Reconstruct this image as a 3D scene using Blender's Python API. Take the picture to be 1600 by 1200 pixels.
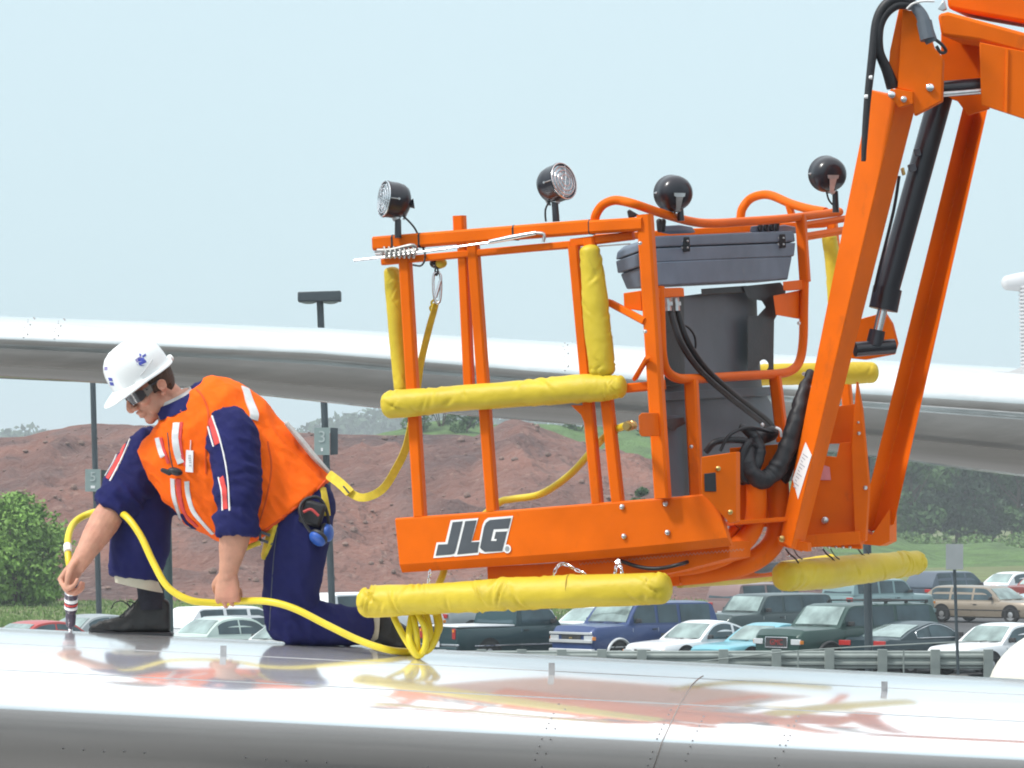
import bpy, math, random
import numpy as np
from mathutils import Vector, Matrix, noise
from mathutils.bvhtree import BVHTree

for o in list(bpy.data.objects):
    bpy.data.objects.remove(o)
SC = bpy.context.scene
COL = SC.collection
rnd = random.Random(7)

# ------------------------------------------------------------------ camera
F = 6720.0                      # focal length in photograph pixels (1600 wide)
CAMZ = 4.75
TH = math.atan(180 / F)
cam_data = bpy.data.cameras.new('camera')
cam_data.sensor_width = 36.0
cam_data.lens = 36.0 * F / 1600.0
cam_data.clip_start = 0.5
cam_data.clip_end = 9000.0
cam = bpy.data.objects.new('camera', cam_data)
COL.objects.link(cam)
cam.location = (0, 0, CAMZ)
cam.rotation_euler = (math.pi / 2 + TH, 0, 0)
SC.camera = cam

# ------------------------------------------------------------------ sky, sun, exposure
SUN_EL, SUN_AZ = math.radians(50), math.radians(243)   # behind the camera, to the left
world = bpy.data.worlds.new('World')
SC.world = world
world.use_nodes = True
nt = world.node_tree
nt.nodes.clear()
out = nt.nodes.new('ShaderNodeOutputWorld')
bg = nt.nodes.new('ShaderNodeBackground')
sky = nt.nodes.new('ShaderNodeTexSky')
sky.sky_type = 'NISHITA'
sky.sun_disc = False
sky.sun_elevation = SUN_EL
sky.sun_rotation = SUN_AZ
sky.air_density = 1.0
sky.dust_density = 3.0
tc = nt.nodes.new('ShaderNodeTexCoord')
sep = nt.nodes.new('ShaderNodeSeparateXYZ')
ramp = nt.nodes.new('ShaderNodeValToRGB')              # overcast veil: paler at the horizon, brighter overhead
ramp.color_ramp.elements[0].position = 0.0
ramp.color_ramp.elements[0].color = (0.62, 0.815, 0.875, 1)
ramp.color_ramp.elements[1].position = 1.0
ramp.color_ramp.elements[1].color = (1.55, 1.60, 1.65, 1)
e = ramp.color_ramp.elements.new(0.12)
e.color = (0.68, 0.86, 0.935, 1)
sc10 = nt.nodes.new('ShaderNodeVectorMath')
sc10.operation = 'SCALE'
sc10.inputs['Scale'].default_value = 10.0
mix = nt.nodes.new('ShaderNodeMix')
mix.data_type = 'RGBA'
mix.inputs[0].default_value = 0.93
nt.links.new(tc.outputs['Generated'], sep.inputs[0])
nt.links.new(sep.outputs['Z'], ramp.inputs[0])
cn = nt.nodes.new('ShaderNodeTexNoise')                # faint thin cloud, everywhere alike
cn.inputs['Scale'].default_value = 3.0
cn.inputs['Detail'].default_value = 5
cm = nt.nodes.new('ShaderNodeMapRange')
cm.inputs['To Min'].default_value = 0.94
cm.inputs['To Max'].default_value = 1.06
cs = nt.nodes.new('ShaderNodeVectorMath')
cs.operation = 'SCALE'
nt.links.new(tc.outputs['Generated'], cn.inputs['Vector'])
nt.links.new(cn.outputs['Fac'], cm.inputs['Value'])
nt.links.new(ramp.outputs[0], cs.inputs[0])
nt.links.new(cm.outputs[0], cs.inputs['Scale'])
nt.links.new(cs.outputs[0], sc10.inputs[0])
nt.links.new(sky.outputs[0], mix.inputs[6])
nt.links.new(sc10.outputs[0], mix.inputs[7])
nt.links.new(mix.outputs[2], bg.inputs[0])
bg.inputs[1].default_value = 0.1
nt.links.new(bg.outputs[0], out.inputs[0])

sun_data = bpy.data.lights.new('sun', 'SUN')
sun_data.energy = 2.9
sun_data.angle = math.radians(8)
sun_data.color = (1.0, 0.96, 0.90)
sun = bpy.data.objects.new('sun', sun_data)
COL.objects.link(sun)
sd = Vector((math.sin(SUN_AZ) * math.cos(SUN_EL), math.cos(SUN_AZ) * math.cos(SUN_EL), math.sin(SUN_EL)))
sun.rotation_euler = sd.to_track_quat('Z', 'Y').to_euler()

SC.view_settings.view_transform = 'Standard'
SC.view_settings.look = 'None'
SC.view_settings.gamma = 1.0
SC.view_settings.use_curve_mapping = False
SC.view_settings.exposure = 0.12
SC.render.engine = 'CYCLES'
SC.cycles.max_bounces = 8
SC.cycles.volume_bounces = 0
SC.cycles.use_denoising = True
SC.cycles.pixel_filter_type = 'BLACKMAN_HARRIS'
SC.cycles.filter_width = 1.9

# ------------------------------------------------------------------ helpers
CT, ST = math.cos(TH), math.sin(TH)

def P(px, py, d):
    """the point at distance d (along +Y) that the photograph shows at pixel px, py"""
    u, v = (px - 800) / F, (600 - py) / F
    y = CT - v * ST
    t = d / y
    return Vector((u * t, d, CAMZ + (ST + v * CT) * t))

def proj(p):
    x, y, z = p[0], p[1], p[2] - CAMZ
    dep = y * CT + z * ST
    up = -y * ST + z * CT
    return 800 + F * x / dep, 600 - F * up / dep

def pxm(d):
    return d / F            # metres per photograph pixel at distance d

def catmull(pts, k=6):
    pts = [Vector(p) for p in pts]
    if len(pts) < 3:
        return pts
    r = []
    for i in range(len(pts) - 1):
        p0 = pts[i - 1] if i else pts[0] * 2 - pts[1]
        p1, p2 = pts[i], pts[i + 1]
        p3 = pts[i + 2] if i + 2 < len(pts) else pts[-1] * 2 - pts[-2]
        for j in range(k):
            t = j / k
            r.append(0.5 * ((2 * p1) + (p2 - p0) * t + (2 * p0 - 5 * p1 + 4 * p2 - p3) * t * t
                            + (3 * p1 - p0 - 3 * p2 + p3) * t ** 3))
    r.append(pts[-1])
    return r

def lerp(a, b, t):
    return a + (b - a) * t

def interp(x, tab):
    if x <= tab[0][0]:
        return tab[0][1]
    for (a, b), (c, d) in zip(tab, tab[1:]):
        if x <= c:
            return b + (d - b) * (x - a) / (c - a)
    return tab[-1][1]

class MB:
    def __init__(self):
        self.v, self.f = [], []

    def add(self, vs, fs):
        n = len(self.v)
        self.v += [tuple(p) for p in vs]
        self.f += [tuple(i + n for i in q) for q in fs]
        return self

    def loft(self, rings, caps=True, closed=True):
        n = len(rings[0])
        vs = [p for r in rings for p in r]
        fs = []
        for i in range(len(rings) - 1):
            for j in range(n if closed else n - 1):
                a, b = i * n + j, i * n + (j + 1) % n
                fs.append((a, b, b + n, a + n))
        if caps and closed:
            fs.append(tuple(range(n - 1, -1, -1)))
            fs.append(tuple((len(rings) - 1) * n + j for j in range(n)))
        return self.add(vs, fs)

    def tube(self, pts, r, n=12, k=0, ab=(1, 1), up=None, caps=True, dome=False):
        rr = r if isinstance(r, (list, tuple)) else [r] * len(pts)
        if k:
            m = len(pts)
            pts = catmull(pts, k)
            rr = [interp(i / k, list(enumerate(rr))) for i in range(len(pts))]
        pts = [Vector(p) for p in pts]
        tang = []
        for i in range(len(pts)):
            t = pts[min(i + 1, len(pts) - 1)] - pts[max(i - 1, 0)]
            tang.append(t.normalized())
        u = Vector(up) if up else (Vector((0, 0, 1)) if abs(tang[0].z) < 0.9 else Vector((0, 1, 0)))
        u = (u - tang[0] * u.dot(tang[0])).normalized()
        rings = []
        P2, R2, T2, U2 = [], [], [], []
        for i, p in enumerate(pts):
            if i:
                u = u - tang[i] * u.dot(tang[i])
                u = u.normalized()
            P2.append(p); R2.append(rr[i]); T2.append(tang[i]); U2.append(u.copy())
        if dome:
            for end in (0, -1):
                s = -1 if end == 0 else 1
                ex = []
                for a in (0.35, 0.7, 0.95):
                    ex.append((P2[end] + T2[end] * s * R2[end] * a * ab[0] * 0.9, R2[end] * math.sqrt(1 - a * a) + 1e-4, T2[end], U2[end]))
                if end == 0:
                    ex = ex[::-1]
                    P2 = [q[0] for q in ex] + P2; R2 = [q[1] for q in ex] + R2
                    T2 = [q[2] for q in ex] + T2; U2 = [q[3] for q in ex] + U2
                else:
                    P2 += [q[0] for q in ex]; R2 += [q[1] for q in ex]
                    T2 += [q[2] for q in ex]; U2 += [q[3] for q in ex]
        for p, q, t, w in zip(P2, R2, T2, U2):
            b = t.cross(w)
            rings.append([p + w * (q * ab[0] * math.cos(2 * math.pi * j / n)) + b * (q * ab[1] * math.sin(2 * math.pi * j / n)) for j in range(n)])
        return self.loft(rings, caps)

    def bar(self, p0, p1, w, h, up=(0, 0, 1), ch=0.12):
        """rectangular section with chamfered corners"""
        p0, p1 = Vector(p0), Vector(p1)
        t = (p1 - p0).normalized()
        u = Vector(up)
        u = (u - t * u.dot(t)).normalized()
        b = t.cross(u)
        c = ch * min(w, h)
        sec = [(w / 2 - c, h / 2), (w / 2, h / 2 - c), (w / 2, -h / 2 + c), (w / 2 - c, -h / 2),
               (-w / 2 + c, -h / 2), (-w / 2, -h / 2 + c), (-w / 2, h / 2 - c), (-w / 2 + c, h / 2)]
        return self.loft([[p + b * x + u * y for x, y in sec] for p in (p0, p1)])

    def prism(self, pts, off):
        off = Vector(off)
        n = len(pts)
        pts = [Vector(p) for p in pts]
        fs = [tuple(range(n)), tuple(range(2 * n - 1, n - 1, -1))]
        fs += [((i + 1) % n, i, n + i, n + (i + 1) % n) for i in range(n)]
        return self.add(pts + [p + off for p in pts], fs)

    def box(self, c, sx, sy, sz, M=None):
        vs = [Vector((x * sx / 2, y * sy / 2, z * sz / 2)) for x in (-1, 1) for y in (-1, 1) for z in (-1, 1)]
        if M:
            vs = [M @ p for p in vs]
        c = Vector(c)
        return self.add([p + c for p in vs], [(0, 1, 3, 2), (4, 6, 7, 5), (0, 4, 5, 1), (2, 3, 7, 6), (0, 2, 6, 4), (1, 5, 7, 3)])

    def ell(self, c, r, M=None, nu=18, nv=12):
        """ellipsoid"""
        c = Vector(c)
        vs, fs = [], []
        for i in range(1, nv):
            th = math.pi * i / nv
            for j in range(nu):
                ph = 2 * math.pi * j / nu
                p = Vector((r[0] * math.sin(th) * math.cos(ph), r[1] * math.sin(th) * math.sin(ph), r[2] * math.cos(th)))
                vs.append(c + (M @ p if M else p))
        top = Vector((0, 0, r[2])); bot = Vector((0, 0, -r[2]))
        vs.append(c + (M @ top if M else top)); vs.append(c + (M @ bot if M else bot))
        for i in range(nv - 2):
            for j in range(nu):
                a, b = i * nu + j, i * nu + (j + 1) % nu
                fs.append((a, a + nu, b + nu, b))
        T, B = len(vs) - 2, len(vs) - 1
        for j in range(nu):
            fs.append((T, j, (j + 1) % nu))
            fs.append((B, (nv - 2) * nu + (j + 1) % nu, (nv - 2) * nu + j))
        return self.add(vs, fs)

    def lathe(self, prof, c, axis, n=24, caps=True):
        """prof: (distance along the axis, radius)"""
        c, a = Vector(c), Vector(axis).normalized()
        u = a.orthogonal().normalized()
        b = a.cross(u)
        rings = [[c + a * t + (u * math.cos(2 * math.pi * j / n) + b * math.sin(2 * math.pi * j / n)) * max(r, 1e-4) for j in range(n)] for t, r in prof]
        return self.loft(rings, caps)

    def torus(self, c, axis, R, r, n=28, m=8):
        c, a = Vector(c), Vector(axis).normalized()
        u = a.orthogonal().normalized()
        b = a.cross(u)
        vs, fs = [], []
        for i in range(n):
            q = u * math.cos(2 * math.pi * i / n) + b * math.sin(2 * math.pi * i / n)
            for j in range(m):
                w = 2 * math.pi * j / m
                vs.append(c + q * (R + r * math.cos(w)) + a * r * math.sin(w))
        for i in range(n):
            for j in range(m):
                fs.append((i * m + j, ((i + 1) % n) * m + j, ((i + 1) % n) * m + (j + 1) % m, i * m + (j + 1) % m))
        return self.add(vs, fs)

    def mesh(self, name, angle=38):
        me = bpy.data.meshes.new(name)
        me.from_pydata(self.v, [], self.f)
        fix(me, angle)
        return me

    def build(self, name, m, parent=None, angle=38, bevel=0, recalc=True):
        me = bpy.data.meshes.new(name)
        me.from_pydata(self.v, [], self.f)
        if recalc:
            fix(me, angle)
        else:
            smooth(me, angle)
        return link(name, me, m, parent, bevel)

def fix(me, angle=38):
    import bmesh
    bm = bmesh.new()
    bm.from_mesh(me)
    bmesh.ops.recalc_face_normals(bm, faces=bm.faces)
    bm.to_mesh(me)
    bm.free()
    smooth(me, angle)

def smooth(me, angle):
    if angle:
        me.polygons.foreach_set('use_smooth', [True] * len(me.polygons))
        me.set_sharp_from_angle(angle=math.radians(angle))
    me.update()

def link(name, me, m, parent=None, bevel=0):
    if m and not me.materials:
        me.materials.append(m)
    o = bpy.data.objects.new(name, me)
    COL.objects.link(o)
    if parent is not None:
        o.parent = parent
        o.matrix_parent_inverse = root_inv(parent)
    if bevel:
        b = o.modifiers.new('edge', 'BEVEL')
        b.width = bevel
        b.segments = 2
        b.limit_method = 'ANGLE'
        b.angle_limit = math.radians(35)
    return o

def world_m(o):
    M = o.matrix_basis.copy()
    if o.parent:
        M = world_m(o.parent) @ o.matrix_parent_inverse @ M
    return M

def root_inv(parent):
    return world_m(parent).inverted()

def thing(name, label, cat, loc, group=None):
    o = bpy.data.objects.new(name, None)
    o.empty_display_size = 0.1
    COL.objects.link(o)
    o.location = loc
    tag(o, label, cat, group)
    return o

def tag(o, label, cat, group=None):
    o['label'] = label
    o['category'] = cat
    if group:
        o['group'] = group
    return o

def struct(o, kind='structure'):
    o['kind'] = kind
    return o

def remesh(mb, voxel, it=4, name='form'):
    me = bpy.data.meshes.new(name)
    me.from_pydata(mb.v, [], mb.f)
    fix(me, 0)
    o = bpy.data.objects.new('tmp', me)
    COL.objects.link(o)
    r = o.modifiers.new('r', 'REMESH')
    r.mode = 'VOXEL'
    r.voxel_size = voxel
    if it:
        s = o.modifiers.new('s', 'SMOOTH')
        s.iterations = it
        s.factor = 0.5
    dg = bpy.context.evaluated_depsgraph_get()
    m2 = bpy.data.meshes.new_from_object(o.evaluated_get(dg))
    bpy.data.objects.remove(o)
    m2.name = name
    m2.materials.clear()
    return m2

def wrinkle(me, fn):
    """push every vertex along its normal by fn(co, no)"""
    for v, n in zip(me.vertices, [Vector(x.vector) for x in me.vertex_normals]):
        v.co = v.co + n * fn(v.co, n)
    smooth(me, 60)

def bvh(*meshes):
    vs, fs = [], []
    for me in meshes:
        n = len(vs)
        vs += [v.co.copy() for v in me.vertices]
        fs += [tuple(i + n for i in p.vertices) for p in me.polygons]
    return BVHTree.FromPolygons(vs, fs)

CAMP = Vector((0, 0, CAMZ))

def hit(tree, px, py):
    dr = (P(px, py, 10) - CAMP).normalized()
    h, n, i, t = tree.ray_cast(CAMP, dr)
    if h is None:
        return None, None
    if n.dot(dr) > 0:
        n = -n
    return h, n

def strip(mb, tree, pxs, w, off=0.004, k=5, drop=0.006):
    """a band of width w lying on a surface along a path"""
    path = [Vector((x, y, 0)) for x, y in pxs]
    path = catmull(path, k) if len(path) > 2 else [path[0].lerp(path[1], i / 8) for i in range(9)]
    H = []
    for q in path:
        h, n = hit(tree, q.x, q.y)
        if h is not None:
            H.append((h, n))
    if len(H) < 2:
        return mb
    rings = []
    for i, (h, n) in enumerate(H):
        n = sum((H[j][1] for j in range(max(0, i - 2), min(len(H), i + 3))), Vector()).normalized()
        t = H[min(i + 1, len(H) - 1)][0] - H[max(i - 1, 0)][0]
        s = n.cross(t).normalized()
        rings.append([h - s * w / 2 - n * drop, h - s * w / 2 + n * off, h + n * (off + 0.001), h + s * w / 2 + n * off, h + s * w / 2 - n * drop])
    return mb.loft(rings, caps=True)

def patch(mb, tree, c, nu=6, nv=6, off=0.003, thick=0.003):
    """a thin sheet lying on a surface; c = four pixel corners"""
    g = []
    for i in range(nu + 1):
        row = []
        for j in range(nv + 1):
            u, v = i / nu, j / nv
            x = (c[0][0] * (1 - u) + c[1][0] * u) * (1 - v) + (c[3][0] * (1 - u) + c[2][0] * u) * v
            y = (c[0][1] * (1 - u) + c[1][1] * u) * (1 - v) + (c[3][1] * (1 - u) + c[2][1] * u) * v
            row.append(hit(tree, x, y))
        g.append(row)
    if any(h[0] is None for r in g for h in r):
        return mb
    n = sum((h[1] for r in g for h in r), Vector()).normalized()
    top = [h[0] + n * (off + thick) for r in g for h in r]
    bot = [h[0] + n * (off - 0.006) for r in g for h in r]
    m = nv + 1
    N = len(top)
    fs = []
    for i in range(nu):
        for j in range(nv):
            q = (i * m + j, (i + 1) * m + j, (i + 1) * m + j + 1, i * m + j + 1)
            fs.append(q)
            fs.append(tuple(N + a for a in q[::-1]))
    bd = [i * m for i in range(nu + 1)] + [nu * m + j for j in range(1, m)] + [i * m + nv for i in range(nu - 1, -1, -1)] + [j for j in range(nv - 1, 0, -1)]
    for a, b in zip(bd, bd[1:] + bd[:1]):
        fs.append((a, b, N + b, N + a))
    return mb.add(top + bot, fs)

def text_mesh(s, size, name, depth=0.002):
    cu = bpy.data.curves.new(name, 'FONT')
    cu.body = s
    cu.size = size
    cu.extrude = depth
    cu.align_x = 'CENTER'
    cu.align_y = 'CENTER'
    o = bpy.data.objects.new('tmp', cu)
    COL.objects.link(o)
    dg = bpy.context.evaluated_depsgraph_get()
    me = bpy.data.meshes.new_from_object(o.evaluated_get(dg))
    bpy.data.objects.remove(o)
    bpy.data.curves.remove(cu)
    me.name = name
    me.materials.clear()
    return me

# ------------------------------------------------------------------ materials
def mat(name, col, rough=0.5, metal=0.0, var=0.0, vscale=6.0, bump=0.0, bscale=40.0, coat=0.0, spec=None, stretch=None,
        col2=None, detail=4.0, rvar=0.0, trans=0.0, alpha=1.0, bdist=0.01):
    m = bpy.data.materials.new(name)
    m.use_nodes = True
    t = m.node_tree
    b = t.nodes['Principled BSDF']
    b.inputs['Base Color'].default_value = (*col, 1)
    b.inputs['Roughness'].default_value = rough
    b.inputs['Metallic'].default_value = metal
    if coat:
        b.inputs['Coat Weight'].default_value = coat
        b.inputs['Coat Roughness'].default_value = 0.08
    if spec is not None:
        b.inputs['Specular IOR Level'].default_value = spec
    if trans:
        b.inputs['Transmission Weight'].default_value = trans
    if alpha < 1:
        b.inputs['Alpha'].default_value = alpha
    if var or bump or rvar or col2:
        co = t.nodes.new('ShaderNodeTexCoord')
        mp = t.nodes.new('ShaderNodeMapping')
        if stretch:
            mp.inputs['Scale'].default_value = stretch
        t.links.new(co.outputs['Object'], mp.inputs[0])
    if var or rvar or col2:
        n = t.nodes.new('ShaderNodeTexNoise')
        n.inputs['Scale'].default_value = vscale
        n.inputs['Detail'].default_value = detail
        t.links.new(mp.outputs[0], n.inputs['Vector'])
        if var or col2:
            r = t.nodes.new('ShaderNodeValToRGB')
            r.color_ramp.elements[0].position = 0.3
            r.color_ramp.elements[1].position = 0.7
            c2 = col2 or col
            r.color_ramp.elements[0].color = (*[c * (1 - var) for c in c2], 1)
            r.color_ramp.elements[1].color = (*[min(1, c * (1 + var)) for c in col], 1)
            t.links.new(n.outputs['Fac'], r.inputs[0])
            t.links.new(r.outputs[0], b.inputs['Base Color'])
        if rvar:
            mr = t.nodes.new('ShaderNodeMapRange')
            mr.inputs['To Min'].default_value = max(0.02, rough - rvar)
            mr.inputs['To Max'].default_value = rough + rvar
            t.links.new(n.outputs['Fac'], mr.inputs['Value'])
            t.links.new(mr.outputs[0], b.inputs['Roughness'])
    if bump:
        n2 = t.nodes.new('ShaderNodeTexNoise')
        n2.inputs['Scale'].default_value = bscale
        n2.inputs['Detail'].default_value = 3
        t.links.new(mp.outputs[0], n2.inputs['Vector'])
        bp = t.nodes.new('ShaderNodeBump')
        bp.inputs['Strength'].default_value = bump
        bp.inputs['Distance'].default_value = bdist
        t.links.new(n2.outputs['Fac'], bp.inputs['Height'])
        t.links.new(bp.outputs[0], b.inputs['Normal'])
    return m

M = {}
M['orange'] = mat('orange_paint', (0.72, 0.128, 0.0015), 0.5, var=0.10, vscale=5, spec=0.14, bump=0.04, bscale=90, rvar=0.08)
M['yellow_vinyl'] = mat('yellow_vinyl', (0.60, 0.455, 0.033), 0.5, var=0.09, vscale=7, bump=0.25, bscale=38, bdist=0.008, spec=0.35, rvar=0.08)
M['yellow_hose'] = mat('yellow_hose', (0.70, 0.55, 0.025), 0.4, var=0.06, vscale=12)
M['yellow_web'] = mat('yellow_webbing', (0.66, 0.50, 0.04), 0.75, var=0.12, vscale=40, bump=0.3, bscale=300)
M['box_grey'] = mat('grey_plastic', (0.125, 0.165, 0.225), 0.55, var=0.12, vscale=9, bump=0.15, bscale=260)
M['panel_grey'] = mat('grey_panel', (0.088, 0.106, 0.130), 0.5, var=0.15, vscale=6, bump=0.1, bscale=150)
M['black'] = mat('black_rubber', (0.018, 0.018, 0.022), 0.5, var=0.2, vscale=14, bump=0.15, bscale=120)
M['black_metal'] = mat('black_metal', (0.014, 0.013, 0.020), 0.28, var=0.15, vscale=10, coat=0.2)
M['chrome'] = mat('bright_steel', (0.75, 0.76, 0.78), 0.22, metal=1.0, rvar=0.08, vscale=30)
M['steel'] = mat('dull_steel', (0.55, 0.56, 0.57), 0.38, metal=0.9, var=0.15, vscale=30)
M['brass'] = mat('brass', (0.55, 0.38, 0.14), 0.35, metal=0.9, var=0.15, vscale=60)
M['white'] = mat('white_print', (0.80, 0.80, 0.80), 0.5, var=0.03, vscale=20)
M['decal_dark'] = mat('dark_print', (0.075, 0.085, 0.10), 0.45, var=0.08, vscale=20)
M['glass_lens'] = mat('lamp_glass', (0.62, 0.68, 0.72), 0.12, metal=0.75, bump=0.5, bscale=130)
M['helmet'] = mat('white_plastic', (0.84, 0.86, 0.86), 0.30, var=0.02, vscale=8, coat=0.3)
M['skin'] = mat('skin', (0.52, 0.26, 0.175), 0.6, var=0.14, vscale=22, bump=0.3, bscale=160, bdist=0.003)
M['skin'].node_tree.nodes['Principled BSDF'].inputs['Subsurface Weight'].default_value = 0.12
M['skin'].node_tree.nodes['Principled BSDF'].inputs['Subsurface Radius'].default_value = (0.02, 0.008, 0.004)
M['skin'].node_tree.nodes['Principled BSDF'].inputs['Subsurface Scale'].default_value = 0.4
M['hair'] = mat('brown_hair', (0.06, 0.032, 0.018), 0.7, var=0.3, vscale=90, bump=0.8, bscale=260, stretch=(1, 1, 0.2))
M['navy'] = mat('navy_cloth', (0.014, 0.016, 0.088), 0.9, spec=0.2, var=0.16, vscale=9, bump=0.2, bscale=420, bdist=0.004)
M['vest'] = mat('orange_mesh_cloth', (0.92, 0.135, 0.006), 0.85, spec=0.2, var=0.08, vscale=12, bump=0.3, bscale=330, bdist=0.004)
M['silver_tape'] = mat('silver_tape', (0.62, 0.63, 0.64), 0.45, metal=0.2, var=0.10, vscale=30)
M['red_cloth'] = mat('red_cloth', (0.62, 0.06, 0.055), 0.8, var=0.1, vscale=30)
M['white_cloth'] = mat('white_cloth', (0.74, 0.73, 0.72), 0.85, var=0.06, vscale=30)
M['grey_cloth'] = mat('grey_cloth', (0.50, 0.49, 0.48), 0.9, var=0.12, vscale=30, bump=0.3, bscale=200)
M['beige_cloth'] = mat('beige_cloth', (0.50, 0.47, 0.37), 0.9, var=0.10, vscale=20, bump=0.3, bscale=150)
M['shoe'] = mat('black_leather', (0.010, 0.010, 0.011), 0.5, var=0.25, vscale=16, bump=0.2, bscale=90)
M['blue_plastic'] = mat('blue_plastic', (0.025, 0.10, 0.42), 0.45, var=0.1, vscale=20)
M['blue_print'] = mat('blue_print', (0.06, 0.08, 0.42), 0.5, var=0.25, vscale=60)
M['purple_print'] = mat('violet_print', (0.30, 0.26, 0.50), 0.5, var=0.3, vscale=80)
M['smoke_glass'] = mat('smoked_lens', (0.035, 0.03, 0.035), 0.08, coat=0.5)
M['lens_side'] = mat('grey_side_shield', (0.20, 0.18, 0.16), 0.2, alpha=0.75)
M['tool'] = mat('dark_violet_tool', (0.05, 0.035, 0.06), 0.35, var=0.2, vscale=25, coat=0.2)

def wear(m, col, scale, lo, hi, stretch=None, amount=0.6):
    """grime and scuffs with shapes of their own over a material's colour"""
    t = m.node_tree
    b = t.nodes['Principled BSDF']
    old = b.inputs['Base Color'].links[0].from_socket
    co = t.nodes.new('ShaderNodeTexCoord')
    mp = t.nodes.new('ShaderNodeMapping')
    if stretch:
        mp.inputs['Scale'].default_value = stretch
    n = t.nodes.new('ShaderNodeTexNoise')
    n.inputs['Scale'].default_value = scale
    n.inputs['Detail'].default_value = 9
    n.inputs['Roughness'].default_value = 0.7
    r = t.nodes.new('ShaderNodeMapRange')
    r.inputs['From Min'].default_value = lo
    r.inputs['From Max'].default_value = hi
    r.inputs['To Max'].default_value = amount
    mx = t.nodes.new('ShaderNodeMix')
    mx.data_type = 'RGBA'
    t.links.new(co.outputs['Object'], mp.inputs[0])
    t.links.new(mp.outputs[0], n.inputs['Vector'])
    t.links.new(n.outputs['Fac'], r.inputs['Value'])
    t.links.new(r.outputs[0], mx.inputs[0])
    t.links.new(old, mx.inputs[6])
    mx.inputs[7].default_value = (*col, 1)
    t.links.new(mx.outputs[2], b.inputs['Base Color'])
wear(M['orange'], (0.30, 0.075, 0.02), 9.0, 0.60, 0.78, (1, 1, .5), 0.55)
wear(M['orange'], (0.50, 0.20, 0.06), 34.0, 0.66, 0.74, (1, 1, .35), 0.45)
wear(M['yellow_vinyl'], (0.34, 0.25, 0.04), 6.0, 0.56, 0.76, None, 0.5)
wear(M['yellow_vinyl'], (0.20, 0.13, 0.04), 26.0, 0.68, 0.76, (.5, 1, 1), 0.6)
wear(M['yellow_hose'], (0.30, 0.22, 0.04), 14.0, 0.60, 0.74, None, 0.6)
wear(M['box_grey'], (0.20, 0.20, 0.20), 14.0, 0.60, 0.78, None, 0.4)
wear(M['navy'], (0.024, 0.026, 0.10), 5.0, 0.45, 0.70, None, 0.6)
wear(M['skin'], (0.50, 0.17, 0.12), 9.0, 0.48, 0.70, None, 0.45)
wear(M['helmet'], (0.55, 0.54, 0.50), 12.0, 0.64, 0.76, None, 0.35)
# ================================================================== ground, hills, road, lot
M['grass'] = mat('grass_ground', (0.115, 0.155, 0.05), 0.95, var=0.30, vscale=0.16, col2=(0.15, 0.145, 0.06), detail=9, bump=0.8, bscale=2.2, bdist=0.3)
M['asphalt'] = mat('lot_asphalt', (0.055, 0.055, 0.058), 0.9, var=0.25, vscale=0.5, detail=8, bump=0.3, bscale=12)
M['apron'] = mat('apron_concrete', (0.088, 0.082, 0.076), 0.85, var=0.22, vscale=0.35, detail=8)
M['road'] = mat('road_surface', (0.25, 0.235, 0.23), 0.9, var=0.1, vscale=0.4)

def earth_mat():
    m = mat('red_earth', (0.172, 0.080, 0.060), 0.97, var=0.28, vscale=0.10, col2=(0.092, 0.052, 0.050), detail=11, bump=1.0, bscale=1.3, bdist=0.6)
    t = m.node_tree
    b = t.nodes['Principled BSDF']
    old = b.inputs['Base Color'].links[0].from_socket
    co = t.nodes.new('ShaderNodeTexCoord')
    v = t.nodes.new('ShaderNodeTexNoise')
    v.inputs['Scale'].default_value = 1.1
    v.inputs['Detail'].default_value = 7
    v.inputs['Roughness'].default_value = 0.75
    t.links.new(co.outputs['Object'], v.inputs['Vector'])
    r = t.nodes.new('ShaderNodeValToRGB')
    r.color_ramp.elements[0].position = 0.56
    r.color_ramp.elements[1].position = 0.72
    r.color_ramp.elements[0].color = (0, 0, 0, 1)
    r.color_ramp.elements[1].color = (1, 1, 1, 1)
    t.links.new(v.outputs['Fac'], r.inputs[0])
    mx = t.nodes.new('ShaderNodeMix')
    mx.data_type = 'RGBA'
    t.links.new(r.outputs[0], mx.inputs[0])
    t.links.new(old, mx.inputs[6])
    mx.inputs[7].default_value = (0.25, 0.165, 0.135, 1)
    t.links.new(mx.outputs[2], b.inputs['Base Color'])
    return m
M['earth'] = earth_mat()
wear(M['earth'], (0.105, 0.088, 0.090), 0.22, 0.52, 0.68, (1, .5, 1.6), 0.5)
wear(M['earth'], (0.27, 0.20, 0.15), 1.6, 0.63, 0.70, (1, 1, 1.5), 0.7)

def sheet(name, pts, z, m):
    mb = MB()
    mb.add([Vector((x, y, z)) for x, y in pts], [tuple(range(len(pts)))])
    o = mb.build(name, m, None, 0)
    return struct(o)

def grid_mesh(xs, ys, fn):
    vs = [Vector((x, y, fn(x, y))) for y in ys for x in xs]
    n = len(xs)
    fs = [(j * n + i, j * n + i + 1, (j + 1) * n + i + 1, (j + 1) * n + i) for j in range(len(ys) - 1) for i in range(n - 1)]
    return MB().add(vs, fs)

gs = [-2600, -900, -300, -90, -30, 0, 30, 90, 300, 900, 2600]
struct(grid_mesh(gs, [-400, -100, 0, 100, 160, 220, 280, 360, 500, 800, 1600, 4000], lambda x, y: 0.0).build('ground', M['grass'], None, 0))
sheet('apron', [(-400, -350), (400, -350), (400, 103), (-400, 103)], 0.004, M['apron'])
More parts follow.
